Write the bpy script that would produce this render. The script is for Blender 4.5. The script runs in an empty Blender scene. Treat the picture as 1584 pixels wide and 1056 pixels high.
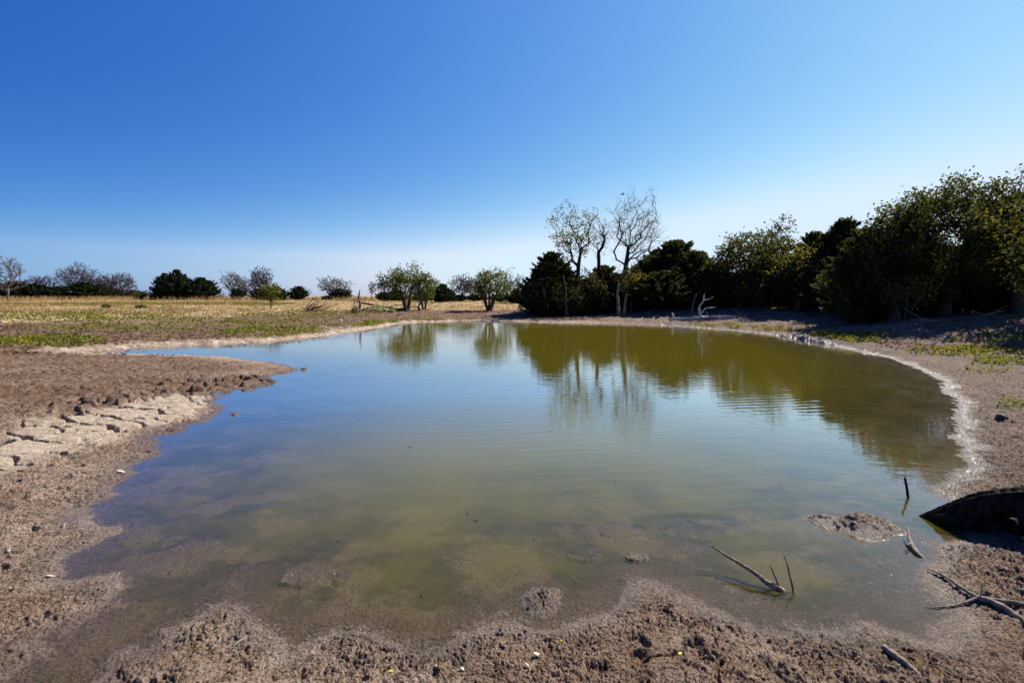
import bpy, math, random
import numpy as np
from mathutils import Vector
R = math.radians
sc = bpy.context.scene
col = sc.collection

# ------------------------------------------------------------------ camera, sky, sun, exposure
CAMZ = 1.75; F = 792.0; W2 = 792.0; H2 = 528.0          # photograph pixels (1584 x 1056)
PITCH = math.atan(70 / 792.0)
cam_d = bpy.data.cameras.new('camera'); cam = bpy.data.objects.new('camera', cam_d); col.objects.link(cam)
cam.location = (0, 0, CAMZ); cam.rotation_euler = (math.pi / 2 - PITCH, 0, 0)
cam_d.lens = 18.0; cam_d.sensor_width = 36.0; cam_d.clip_start = 0.05; cam_d.clip_end = 9000
sc.camera = cam
SUN_AZ = R(54); SUN_EL = R(43)                          # azimuth to the right of the view direction (+Y)
w = bpy.data.worlds.new("World"); sc.world = w; w.use_nodes = True
nt = w.node_tree; nt.nodes.clear()
sky = nt.nodes.new('ShaderNodeTexSky'); sky.sky_type = 'NISHITA'; sky.sun_disc = False
sky.sun_elevation = SUN_EL; sky.sun_rotation = SUN_AZ
sky.altitude = 200; sky.air_density = 1.0; sky.dust_density = 0.6; sky.ozone_density = 2.4
EXPO = 0.95
def wn(t, **kw):
    n = nt.nodes.new(t)
    for k, v in kw.items(): setattr(n, k, v)
    return n
def wm(op, a, b=0.0, c=0.0, clamp=False):
    n = wn('ShaderNodeMath', operation=op, use_clamp=clamp)
    for k, v in enumerate((a, b, c)):
        if isinstance(v, bpy.types.NodeSocket): nt.links.new(v, n.inputs[k])
        else: n.inputs[k].default_value = v
    return n.outputs[0]
# the clear autumn sky: deep blue away from the sun, pale near the horizon and towards the sun
sdir0 = (math.sin(SUN_AZ) * math.cos(SUN_EL), math.cos(SUN_AZ) * math.cos(SUN_EL), math.sin(SUN_EL))
tc = wn('ShaderNodeTexCoord'); nv = wn('ShaderNodeVectorMath', operation='NORMALIZE'); nt.links.new(tc.outputs['Generated'], nv.inputs[0])
dt = wn('ShaderNodeVectorMath', operation='DOT_PRODUCT'); nt.links.new(nv.outputs[0], dt.inputs[0]); dt.inputs[1].default_value = sdir0
sx = wn('ShaderNodeSeparateXYZ'); nt.links.new(nv.outputs[0], sx.inputs[0])
hz_ = wm('EXPONENT', wm('MULTIPLY', wm('MAXIMUM', sx.outputs[2], 0.075), -1 / .15))
dts = wm('MINIMUM', wm('MAXIMUM', dt.outputs['Value'], -.25), .9)
zen = wm('MULTIPLY', wm('MAXIMUM', wm('SUBTRACT', sx.outputs[2], .52), 0.0), -1.9)       # deeper towards the zenith
sc_rgb = wn('ShaderNodeSeparateColor'); nt.links.new(sky.outputs[0], sc_rgb.inputs[0]); cb = wn('ShaderNodeCombineColor')
for k, (a_, g_, c_, e_) in enumerate(((-2.78, .68, 3.7, 2.3), (-1.17, .68, 1.66, 1.22), (-.35, .36, .64, .50))):
    p_ = wm('POWER', wm('MULTIPLY', sc_rgb.outputs[k], .085), g_)
    q_ = wm('EXPONENT', wm('ADD', wm('MULTIPLY_ADD', hz_, c_, wm('ADD', zen, a_ - EXPO * math.log(2) + math.log(10))), wm('MULTIPLY', dts, e_)))
    cap = (.70, .87, 1.06)[k] * 10 / 2 ** EXPO                 # the pale haze near the horizon evens out
    nt.links.new(wm('SMOOTH_MIN', wm('MULTIPLY', p_, q_), cap, cap * .35), cb.inputs[k])
bg = wn('ShaderNodeBackground'); bg.inputs['Strength'].default_value = 0.1
wo = wn('ShaderNodeOutputWorld'); nt.links.new(cb.outputs[0], bg.inputs['Color']); nt.links.new(bg.outputs[0], wo.inputs['Surface'])
sun_d = bpy.data.lights.new('sun', 'SUN'); sun_d.energy = 5.0; sun_d.angle = R(0.5); sun_d.color = (1.0, 0.94, 0.85)
sun = bpy.data.objects.new('sun', sun_d); col.objects.link(sun)
sdir = Vector((math.sin(SUN_AZ) * math.cos(SUN_EL), math.cos(SUN_AZ) * math.cos(SUN_EL), math.sin(SUN_EL)))
sun.rotation_euler = sdir.to_track_quat('Z', 'Y').to_euler()
sc.view_settings.view_transform = 'Standard'; sc.view_settings.look = 'None'
sc.view_settings.exposure = EXPO; sc.view_settings.gamma = 1.0
sc.render.engine = 'CYCLES'
sc.cycles.max_bounces = 6; sc.cycles.transparent_max_bounces = 8; sc.cycles.diffuse_bounces = 3

# ------------------------------------------------------------------ photograph -> world
cp, sp_ = math.cos(PITCH), math.sin(PITCH)
def ray(px, py):
    u = -(py - H2) / F
    return (px - W2) / F, cp + u * sp_, u * cp - sp_
def P(px, py, z=0.0):
    x, y, zz = ray(px, py); t = (z - CAMZ) / zz
    return np.array([x * t, y * t])
def XZ(px, py, Y):
    x, y, zz = ray(px, py); t = Y / y
    return x * t, CAMZ + zz * t
def PW(Y): return Y / F                                 # metres per photograph pixel at distance Y

# ------------------------------------------------------------------ noise
def _hash(ix, iy, s):
    h = (ix.astype(np.int64) * 374761393 + iy.astype(np.int64) * 668265263 + s * 1442695041) & 0xffffffff
    h = ((h ^ (h >> 13)) * 1274126177) & 0xffffffff
    h = ((h ^ (h >> 16)) * 2246822519) & 0xffffffff
    return ((h ^ (h >> 15)) & 0xffffff) / float(0x1000000)
def perlin(x, y, s=0):
    x0 = np.floor(x); y0 = np.floor(y); fx = x - x0; fy = y - y0
    def g(ix, iy, dx, dy):
        a = _hash(ix, iy, s) * 2 * np.pi
        return np.cos(a) * dx + np.sin(a) * dy
    u = fx * fx * fx * (fx * (fx * 6 - 15) + 10); v = fy * fy * fy * (fy * (fy * 6 - 15) + 10)
    a = g(x0, y0, fx, fy); b = g(x0 + 1, y0, fx - 1, fy); c = g(x0, y0 + 1, fx, fy - 1); d = g(x0 + 1, y0 + 1, fx - 1, fy - 1)
    return 1.5 * ((a * (1 - u) + b * u) * (1 - v) + (c * (1 - u) + d * u) * v)
def fbm(x, y, f, o=4, s=0, gain=0.5):
    r = 0; a = 1.0; t = 0
    for i in range(o):
        r = r + a * perlin(x * f, y * f, s + i * 7); t += a; a *= gain; f *= 2.03
    return r / t
def worley(x, y, f, s=0, jit=1.0):
    x = x * f; y = y * f; x0 = np.floor(x); y0 = np.floor(y)
    f1 = np.full(x.shape, 9.0); f2 = np.full(x.shape, 9.0); idv = np.zeros(x.shape)
    for i in (-1, 0, 1):
        for j in (-1, 0, 1):
            cx = x0 + i; cy = y0 + j
            px = cx + .5 + jit * (_hash(cx, cy, s) - .5); py = cy + .5 + jit * (_hash(cx, cy, s + 91) - .5)
            d = np.sqrt((px - x) ** 2 + (py - y) ** 2)
            m = d < f1
            f2 = np.where(m, f1, np.minimum(f2, d)); idv = np.where(m, _hash(cx, cy, s + 17), idv); f1 = np.where(m, d, f1)
    return f1, f2, idv
def sstep(a, b, x):
    t = np.clip((x - a) / (b - a), 0, 1); return t * t * (3 - 2 * t)

# ------------------------------------------------------------------ shoreline (traced on the water level)
SH = [(122,544),(150,543),(200,539),(260,536),(330,533),(400,529.5),(450,526),(490,521),(540,514),(580,508),(605,503),(625,500),(650,498.5),(700,497.5),(760,497),(810,498),(860,499.5),(920,500.5),(980,502),(1040,504),(1090,508),(1140,511.5),(1180,516),(1230,524),(1275,532),(1320,542),(1370,552),(1410,566),(1445,582),(1466,597),(1452,601),(1482,622),(1474,640),(1482,660),(1470,671),(1492,692),(1482,702),(1497,722),(1470,740),(1435,755),(1466,772),(1490,790),(1520,812),(1500,838),(1462,838),(1431,834),(1442,847),(1440,870),(1429,882),(1434,905),(1463,933),(1472,952),(1450,965),(1426,968),(1440,990),
(1402,981),(1377,975),(1354,965),(1332,959),(1320,965),(1300,978),(1275,975),(1256,975),(1224,965),(1205,975),(1180,975),(1148,962),(1122,955),(1100,943),(1054,917),(1019,897),(974,888),(966,908),(961,930),(943,948),(904,957),(864,970),(829,974),(802,961),(771,957),(745,970),(705,983),(678,996),(647,999),(612,992),(594,981),(563,974),(519,974),(475,990),(453,1005),(442,988),(418,977),(395,962),(385,951),(366,933),(344,929),(319,937),(309,951),(284,962),(252,970),(262,985),(233,1002),(202,1011),(177,1024),(151,1049),(120,1078),(60,1120),(-40,1150),
(-60,1100),(6,1052),(38,1030),(76,1002),(63,989),(79,977),(120,967),(151,951),(170,932),(192,907),(180,891),(151,891),(117,896),(95,895),(101,885),(91,868),(126,850),(177,828),(192,820),(186,814),(164,816),(139,806),(138,784),(151,776),(180,765),(174,752),(193,742),(209,729),(200,721),(219,713),(251,702),(248,695),(238,691),(251,681),(238,675),(290,666),(287,658),(319,652),(332,642),(348,631),(328,621),(348,616),(322,610),(370,602),(412,596),(431,591),(406,584),(451,576),(460,570),(444,565),(419,560),(380,557),(351,552),(290,549.5),(225,548.5),(167,548)]
SHW = np.array([P(a, b) for a, b in SH])
ISL = [np.array([P(a, b) for a, b in p]) for p in (
  [(1245,800),(1262,798),(1290,801),(1320,792),(1345,797),(1370,808),(1402,825),(1375,830),(1350,836),(1320,831),(1295,821),(1265,811)],
  [(804,935),(812,925),(830,915),(848,910),(866,918),(872,935),(865,948),(840,953),(815,948)],
  [(1110,375+120),(1112,375+120),(1111,494)][:0] or [(463,573),(474,570),(472,574)],
  [(352,642),(372,637),(366,643)],
  )]
def sdf(x, y, poly):
    out = np.empty(x.shape)
    A = poly; B = np.roll(poly, -1, 0); E = B - A; L = (E ** 2).sum(1)
    CH = 60000; xf = x.ravel(); yf = y.ravel(); o = out.ravel() if out.flags.c_contiguous else None
    res = np.empty(xf.shape)
    for i in range(0, len(xf), CH):
        px = xf[i:i+CH]; py = yf[i:i+CH]
        best = np.full(px.shape, 1e18); ins = np.zeros(px.shape, bool)
        for k in range(len(A)):
            dx = px - A[k,0]; dy = py - A[k,1]
            t = np.clip((dx * E[k,0] + dy * E[k,1]) / L[k], 0, 1)
            qx = dx - t * E[k,0]; qy = dy - t * E[k,1]
            best = np.minimum(best, qx * qx + qy * qy)
            if E[k,1] != 0:
                c = ((A[k,1] > py) != (B[k,1] > py)) & (px < A[k,0] + (py - A[k,1]) * E[k,0] / E[k,1])
                ins ^= c
        res[i:i+CH] = np.where(ins, -1, 1) * np.sqrt(best)     # + on land
    return res.reshape(x.shape)
def polydist(x, y, pts):
    best = np.full(x.shape, 1e18); tt = np.zeros(x.shape)
    for k in range(len(pts) - 1):
        a = pts[k]; e = pts[k+1] - a
        t = np.clip(((x - a[0]) * e[0] + (y - a[1]) * e[1]) / (e @ e), 0, 1)
        d = (x - a[0] - t * e[0]) ** 2 + (y - a[1] - t * e[1]) ** 2
        m = d < best; best = np.where(m, d, best); tt = np.where(m, k + t, tt)
    return np.sqrt(best), tt

PALE = [P(a, b, .12) for a, b in ((-160,735),(-40,705),(60,680),(150,652),(230,632),(310,610),(360,598),(405,590))]
PALEW = [1.0, .85, .75, .85, .85, .75, .5, .3]
CRUMB = [P(a, b, .2) for a, b in ((150,640),(260,600),(330,583),(400,575),(450,571))]
MOUND = np.array([16.5, 20.5]); 
def landbase(sd):
    return np.interp(sd, [0, .15, .5, 2, 5, 10, 20, 45, 100, 400, 4000], [0, .016, .06, .15, .26, .38, .58, .85, 1.0, 1.15, 1.3])
def bedbase(sd):
    return -np.interp(-sd, [0, .1, .4, 1, 2, 3.5, 6, 12], [0, .008, .03, .055, .13, .34, .7, 1.0])
def ellb(x, y, px, py, rx, ry):
    c = P(px, py); ex = P(px + rx, py)[0] - c[0]; ey = abs(P(px, py - ry)[1] - c[1])
    return np.exp(-(((x - c[0]) / ex) ** 2 + ((y - c[1]) / ey) ** 2))

def ground(x, y, detail=True):
    """height and surface masks"""
    r = np.hypot(x, y)
    sd = sdf(x, y, SHW)
    sc_ = np.clip(r / 8, .35, 1.6)
    if detail:
        sd = sd + sc_ * (.05 * perlin(x * 3.1, y * 3.1, 3) + .028 * perlin(x * 9, y * 9, 4) + .016 * perlin(x * 24, y * 24, 5))
    isd = np.full(x.shape, 1e3)
    for k, p in enumerate(ISL):
        isd = np.minimum(isd, sdf(x, y, p))
    if detail: isd = isd + .045 * perlin(x * 5, y * 5, 7) + .025 * perlin(x * 12, y * 12, 8) + .012 * perlin(x * 30, y * 30, 9)
    h = np.where(sd > 0, landbase(np.maximum(sd, 0)), bedbase(np.minimum(sd, 0)))
    # shallow shelves, submerged lumps
    sh = np.maximum.reduce([ellb(x,y,1190,880,300,85), ellb(x,y,1330,840,170,105), ellb(x,y,1060,815,150,30)*.9, ellb(x,y,230,790,130,110), ellb(x,y,120,1000,170,70)*.9, ellb(x,y,520,900,160,40)*.7, ellb(x,y,700,955,250,40)*.9])
    h = np.where(sd < 0, np.maximum(h, -(.04 + .3 * (1 - np.clip(sh * 1.7, 0, 1)) ** 1.5)), h)
    if detail: n1 = fbm(x, y, 3.0, 4, 40)
    else: n1 = 0
    for (px, py, rx, ry, top) in ((490,893,75,20,-.010),(905,850,48,16,-.018),(985,862,30,9,.006),(960,815,60,14,-.02),(560,915,120,30,-.05),(1080,815,90,18,-.03),(300,860,60,40,-.045),(270,800,60,22,-.035),(1010,885,55,18,-.02),(1430,895,20,22,.0),(690,940,60,25,-.06),(1290,735,60,8,-.035)):
        b = ellb(x, y, px, py, rx, ry) * (1 + .7 * n1)
        h = np.where(sd < 0, np.maximum(h, -.28 + (top + .28) * np.clip(b * 1.35, 0, 1) ** .7 + .035 * n1 * (b > .2)), h)
    h = np.where(isd < 0, np.maximum(h, .002 + np.minimum(.08, -isd * .45)), np.where(isd < .3, np.maximum(h, -isd * .22), h))
    sdl = np.where(isd < 0, -isd, sd)                      # distance inland
    land = sstep(-.02, .12, sdl)
    left = sstep(0, -3, x - .15 * y) if detail else 0
    h = h + .5 * sstep(2.5, 10, sd) * sstep(7, 13, x) * sstep(2, 8, y)     # the right bank climbs to the wood
    # right bank mound and general unevenness
    md = np.hypot((x - MOUND[0]) / 4.0, (y - MOUND[1]) / 2.6)
    h = h + np.where(sd > 0, .35 * np.exp(-md ** 2), 0)
    far = sstep(2.0, 9, sd)
    h = h + far * (.10 * perlin(x * .12, y * .12, 11) + .05 * perlin(x * .4, y * .4, 12)) * np.clip(sd / 12, 0, 1)
    M = {}
    if not detail: return h
    # ---- masks
    dp, tp = polydist(x, y, PALE)
    wd = np.interp(tp, range(len(PALEW)), PALEW)
    pale = sstep(1.12, .5, dp / wd + .55 * fbm(x, y, 1.3, 4, 21) + .12 * perlin(x * 9, y * 9, 22)) * (sd > .12)
    dc, tc = polydist(x, y, CRUMB)
    crumb = np.exp(-(dc / .75) ** 2) * (sd > 0)
    penin = sstep(.6, 1.4, sd) * sstep(6.3, 7.5, y) * sstep(24, 20, y) * (x < -3)
    # ---- mud relief
    wx = x + .05 * perlin(x * 5, y * 5, 31); wy = y + .05 * perlin(x * 5, y * 5, 32)
    bil = np.abs(perlin(wx * 7, wy * 7, 33)) * .5 + np.abs(perlin(wx * 17, wy * 17, 34)) * .3 + np.abs(perlin(wx * 40, wy * 40, 35)) * .16
    fine = perlin(x * 85, y * 85, 36) * .35 + perlin(x * 50, y * 50, 37) * .5
    patch = .25 + 1.15 * sstep(-.25, .35, fbm(x, y, 1.1, 3, 38))
    edge = sstep(-.01, .16, sdl)
    amp = (.020 + .026 * edge) * patch
    amp = amp * (1 - .75 * pale)
    m1, m2, im = worley(wx, wy, 13.0, 42); m3, m4, in_ = worley(wx, wy, 34.0, 43)
    lumps = sstep(0, .32, m2 - m1) * (.45 + .8 * im); crumbs = sstep(0, .24, m4 - m3) * (.5 + .7 * in_)
    rs_ = sstep(2.0, 3.2, x - .02 * y) * sstep(-.05, .1, sdl)
    m5, m6, i5 = worley(x, y, 62.0, 48); crumb3 = sstep(0, .26, m6 - m5) * (.4 + .8 * i5) * sstep(8, 5, r) + .5 * (1 - sstep(8, 5, r))
    spk = np.maximum(sstep(-.35, .3, fbm(x, y, 2.2, 3, 44)), rs_)
    relief = amp * (bil - .18) + (.0045 * fine + (.0125 * (crumbs - .6) + .006 * (crumb3 - .6)) * (.2 + 1.0 * spk) * (1 + .7 * rs_)) * (.5 + .5 * land) * (1 - .6 * pale) + .015 * (lumps - .6) * spk * sstep(-.1, .25, fbm(x, y, .9, 3, 49)) * (.3 + .7 * edge) * (1 + .5 * rs_) * (1 - .85 * pale)
    # pits (hoof prints)
    near = sstep(16, 9, r)
    f1, f2, idv = worley(x + .03 * perlin(x*9,y*9,50), y + .03 * perlin(x*9,y*9,51), 3.4, 52)
    pit = sstep(.24, .10, f1) * (idv > .45) * sstep(.12, .35, sdl) * (1 - pale)
    g1, g2, idg = worley(x, y, 9.0, 57)
    pit2 = sstep(.26, .1, g1) * (idg > .62) * sstep(.04, .2, sdl) * (1 - pale) * sstep(-.1, .15, fbm(x, y, .8, 2, 58))
    relief = relief - .035 * pit * near - .02 * pit2
    # crumbly clods on the spit
    k1, k2, ik = worley(x + .04 * perlin(x*6,y*6,60), y, 4.6, 61)
    clod = np.clip(k2 - k1, 0, .35) / .35
    cl = np.clip(crumb * 1.2 + penin * .35, 0, 1.1) * (1 - .9 * pale)
    relief = relief + cl * (.10 * clod * (.25 + ik) - .04)
    # cracks in the pale dried mud
    ca = R(14); xr = x * math.cos(ca) + y * math.sin(ca); yr = -x * math.sin(ca) + y * math.cos(ca)
    qx = xr + .10 * perlin(x * 2.5, y * 2.5, 64) + .03 * perlin(x * 11, y * 11, 66); qy = yr + .10 * perlin(x * 2.5, y * 2.5, 65) + .03 * perlin(x * 11, y * 11, 67)
    c1, c2, ic = worley(qx * .66, qy * 1.2, 2.3, 68)
    cw = .055 + .05 * perlin(x * 1.7, y * 1.7, 69)
    crack = sstep(cw + .045, cw * .3, c2 - c1) * np.clip(pale * 1.6, 0, 1)
    fm = sstep(6, 3, r) * sstep(.3, .6, sdl)              # a few cracks in the foreground bank
    d1, d2, id_ = worley(qx, qy * 1.0, 1.7, 71)
    crack2 = sstep(.055, .015, d2 - d1) * fm * sstep(-.05, .12, perlin(x * .9, y * .9, 72)) * .9
    relief = relief - .12 * crack - .075 * crack2 + .007 * pale * (ic - .5) * 2
    relief = relief + .005 * pale * perlin(x * 14, y * 14, 73)
    # far-off clumpy pasture
    fo = sstep(14, 22, r)
    relief = relief + fo * land * .10 * (np.abs(perlin(x * 1.4, y * 1.4, 75)) + .6 * np.abs(perlin(x * 3.7, y * 3.7, 76)) - .3)
    M['brown'] = np.clip(np.maximum(penin * 1.0, cl) * (.75 + .6 * fbm(x, y, .9, 4, 88)) + sstep(.8, 2.5, sd) * sstep(13, 16, y) * sstep(8, 2, x) * .8, 0, 1) * (1 - pale)
    h0 = h
    under = sstep(.0, -.03, h0)
    rel_w = relief * (1 - under) + under * (.022 * (bil - .25) + .045 * fbm(x, y, 2.0, 4, 47) + .003 * (crumbs - .5)) * sstep(.3, .05, -h0)
    h = h + rel_w * np.where(sdl > 0, sstep(-.02, .08, sdl) * .9 + .1, 1)
    h = np.where(sdl > .10, np.maximum(h, .003), h)
    # ---- colour masks
    rim = sstep(.13, .02, np.abs(sdl - .05 - .05 * n1)) * (sdl > -.05) * sstep(7, 4.5, r) * (.35 + .5 * sstep(-.1, .2, fbm(x, y, 1.5, 2, 80)))
    farstrip = sstep(1.5, .3, sd) * (sd > 0) * sstep(13, 15, y) * sstep(6, -2, x - .1*y) 
    rightside = sstep(2.2, 4.5, x - .12 * y)
    M['pale'] = np.clip(pale * (.92 + .35 * fbm(x, y, 2.4, 3, 87)) + .55 * rim * (1 - rightside) + .85 * farstrip * (.75 + .5 * perlin(x * 3, y * 3, 81)), 0, 1) * (1 - .75 * np.clip(crack + crack2, 0, 1))
    wl = np.interp(r, [2, 5, 12, 40], [.22, .35, .32, .25])
    M['wet'] = np.clip(sstep(1.0, .1, sdl / wl + .5 * n1), 0, 1) * np.where(farstrip > .1, .3, 1) * (1 + 0 * x)
    M['right'] = rightside * sstep(-.1, .1, sdl)
    st = sstep(10, 14, sd + 3.0 * fbm(x, y, .15, 3, 83)) * sstep(14, 4, x - .12 * y) * (y > 0)
    M['straw'] = st
    gr = 0 * x
    for (a, b, rx, ry, s_) in GREEN:
        c = P(a, b, .35); ex = rx * PW(c[1]); ey = abs(P(a, b - ry, .35)[1] - P(a, b + ry, .35)[1]) / 2
        gr = np.maximum(gr, s_ * sstep(1.35, .5, np.sqrt(((x - c[0]) / ex) ** 2 + ((y - c[1]) / ey) ** 2)))
    M['green'] = gr * sstep(-.25, .15, fbm(x, y, .8, 3, 85)) * (sd > .5)
    return h, M, sd

GREEN = [(90,478,140,2.6,1),(230,476,150,2.4,1),(390,476,60,2,1),(60,521,90,5,1),(180,508,140,4,.55),(420,507,75,5.5,1),(300,498,240,5,.45),(480,487,90,5,.5),
         (600,494,45,4,1),(690,491,90,2.5,1),(790,491,60,2,.8),(100,492,150,5,.5),
         (1230,514,75,6,1),(1180,503,60,3,.7),(1330,517,50,4,.6),(1110,498,60,3,.6),(1490,534,62,5,1),(1560,548,40,6,1),(1470,550,50,9,.5),(1560,600,40,14,.5),(1540,525,60,4,.5),(1000,496,80,2,.5),(900,496,60,2,.4)]

# ------------------------------------------------------------------ mesh helpers
def link_mesh(name, verts, faces, mats, parent=None, smooth=True, attrs=None, matidx=None):
    """faces: list of int arrays (n,k)"""
    me = bpy.data.meshes.new(name)
    verts = np.asarray(verts, np.float32)
    faces = [np.asarray(f, np.int32) for f in (faces if isinstance(faces, list) else [faces]) if len(f)]
    me.vertices.add(len(verts)); me.vertices.foreach_set('co', verts.ravel())
    loops = np.concatenate([f.ravel() for f in faces]); tot = np.concatenate([np.full(len(f), f.shape[1], np.int32) for f in faces])
    start = np.concatenate([[0], np.cumsum(tot)[:-1]]).astype(np.int32)
    me.loops.add(len(loops)); me.loops.foreach_set('vertex_index', loops)
    me.polygons.add(len(tot)); me.polygons.foreach_set('loop_start', start); me.polygons.foreach_set('loop_total', tot)
    me.polygons.foreach_set('use_smooth', np.full(len(tot), smooth, bool))
    if attrs:
        for k, v in attrs.items():
            a = me.attributes.new(k, 'FLOAT', 'POINT'); a.data.foreach_set('value', np.asarray(v, np.float32).ravel())
    for m in (mats if isinstance(mats, (list, tuple)) else [mats]): me.materials.append(m)
    me.update(calc_edges=True)
    o = bpy.data.objects.new(name, me); col.objects.link(o)
    if parent: o.parent = parent
    return o
def tag(o, label=None, cat=None, group=None, kind=None):
    if label: o['label'] = label
    if cat: o['category'] = cat
    if group: o['group'] = group
    if kind: o['kind'] = kind
    return o
def empty(name, loc, rz=0, scale=None):
    o = bpy.data.objects.new(name, None); col.objects.link(o); o.location = loc; o.rotation_euler = (0, 0, rz); o.empty_display_size = .1
    if scale: o.scale = scale
    return o

# ------------------------------------------------------------------ materials
def mat(name):
    m = bpy.data.materials.new(name); m.use_nodes = True; n = m.node_tree; n.nodes.clear()
    out = n.nodes.new('ShaderNodeOutputMaterial'); return m, n, out
class N:
    def __init__(s, tree): s.t = tree
    def n(s, typ, **kw):
        x = s.t.nodes.new(typ)
        for k, v in kw.items():
            if k == 'i':
                for a, b in v.items():
                    if hasattr(b, 'is_linked') or isinstance(b, bpy.types.NodeSocket): s.t.links.new(b, x.inputs[a])
                    else: x.inputs[a].default_value = b
            else: setattr(x, k, v)
        return x
    def attr(s, name): return s.n('ShaderNodeAttribute', attribute_name=name).outputs['Fac']
    def math(s, op, a, b=0.0, c=False):
        return s.n('ShaderNodeMath', operation=op, use_clamp=c, i={0: a, 1: b}).outputs[0]
    def mix(s, f, a, b):
        x = s.t.nodes.new('ShaderNodeMix'); x.data_type = 'RGBA'
        for sock, v in ((x.inputs[0], f), (x.inputs[6], a), (x.inputs[7], b)):
            if isinstance(v, bpy.types.NodeSocket): s.t.links.new(v, sock)
            else: sock.default_value = v if not isinstance(v, tuple) else (*v[:3], 1)
        return x.outputs[2]
    def noise(s, vec, scale, det=4, rough=.55, out=0):
        return s.n('ShaderNodeTexNoise', i={'Vector': vec, 'Scale': scale, 'Detail': det, 'Roughness': rough}).outputs[out]
    def ramp(s, f, a, b):
        x = s.n('ShaderNodeMapRange', interpolation_type='SMOOTHSTEP', i={0: f, 1: a, 2: b}); return x.outputs[0]

def ground_material():
    m, t, out = mat('mud'); q = N(t)
    pos = q.n('ShaderNodeNewGeometry').outputs['Position']
    n1 = q.noise(pos, 1.3, 6); n2 = q.noise(pos, 9, 6, .6); n3 = q.noise(pos, 45, 4, .6); n4 = q.noise(pos, .35, 4)
    f = q.ramp(n1, .35, .65)
    c = q.mix(f, (.245, .160, .110), (.38, .27, .198))
    c = q.mix(q.math('MULTIPLY', q.ramp(n2, .42, .68), .6), c, (.42, .33, .265))
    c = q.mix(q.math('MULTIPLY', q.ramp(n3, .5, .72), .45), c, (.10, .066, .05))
    # reddish litter further away on the left
    c = q.mix(q.math('MULTIPLY', q.ramp(n4, .45, .6), .35), c, (.22, .115, .065))
    c = q.mix(q.math('MULTIPLY', q.attr('brown'), .8), c, q.mix(q.ramp(n2, .3, .7), (.072, .037, .021), (.225, .132, .082)))
    # right bank greyer
    c = q.mix(q.math('MULTIPLY', q.attr('right'), .6), c, q.mix(n2, (.15, .115, .095), (.29, .235, .195)))
    pn = q.mix(q.ramp(n2, .3, .7), (.40, .305, .225), (.60, .49, .38))
    c = q.mix(q.attr('pale'), c, pn)
    sn = q.mix(q.ramp(q.noise(pos, 2.2, 6, .7), .35, .65), (.32, .22, .10), (.58, .45, .25))
    c = q.mix(q.attr('straw'), c, sn)
    gn = q.mix(n3, (.07, .10, .015), (.16, .17, .03))
    c = q.mix(q.math('MULTIPLY', q.attr('green'), q.ramp(q.noise(pos, 6, 3, .7), .35, .55)), c, gn)
    wet = q.attr('wet')
    zc = q.n('ShaderNodeSeparateXYZ', i={'Vector': pos}).outputs[2]; above = q.ramp(zc, -.03, .005)
    c = q.mix(q.math('MULTIPLY', q.math('MULTIPLY', wet, q.math('ADD', .85, q.math('MULTIPLY', above, .15))), q.math('SUBTRACT', .6, q.math('MULTIPLY', q.attr('pale'), .35))), c, (.10, .075, .064))
    ro = q.math('SUBTRACT', .95, q.math('MULTIPLY', wet, .60))
    sub = q.math('SUBTRACT', 1.0, above)
    c = q.mix(q.math('MULTIPLY', sub, q.ramp(q.noise(pos, 1.7, 6, .62), .42, .53)), c, (.022, .020, .026))
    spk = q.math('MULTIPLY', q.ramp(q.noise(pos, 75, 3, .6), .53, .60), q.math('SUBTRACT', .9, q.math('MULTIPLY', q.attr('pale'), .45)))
    c = q.mix(spk, c, (.035, .023, .019))  # fine near-black specks: shade between the crumbs, painted into the mud colour
    # crevice shade painted as dark specks of two coarser sizes
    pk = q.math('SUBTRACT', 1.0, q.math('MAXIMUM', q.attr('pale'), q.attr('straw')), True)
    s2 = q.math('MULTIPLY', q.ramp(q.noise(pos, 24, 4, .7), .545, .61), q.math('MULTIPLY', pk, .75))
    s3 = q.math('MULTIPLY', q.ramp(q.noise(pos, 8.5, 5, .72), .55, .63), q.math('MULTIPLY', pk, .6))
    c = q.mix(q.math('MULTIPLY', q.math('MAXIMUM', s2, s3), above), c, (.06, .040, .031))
    b1 = q.n('ShaderNodeBump', i={'Height': q.noise(pos, 38, 8, .72), 'Strength': 1.0, 'Distance': .045})
    b2 = q.n('ShaderNodeBump', i={'Height': q.noise(pos, 4.5, 6, .7), 'Strength': .6, 'Distance': .05, 'Normal': b1.outputs[0]})
    p = q.n('ShaderNodeBsdfPrincipled', i={'Base Color': c, 'Roughness': ro, 'Normal': b2.outputs[0], 'Specular IOR Level': q.math('ADD', .1, q.math('MULTIPLY', wet, q.math('ADD', .16, q.math('MULTIPLY', q.attr('right'), .36))))})
    t.links.new(p.outputs[0], out.inputs[0]); return m

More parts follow.
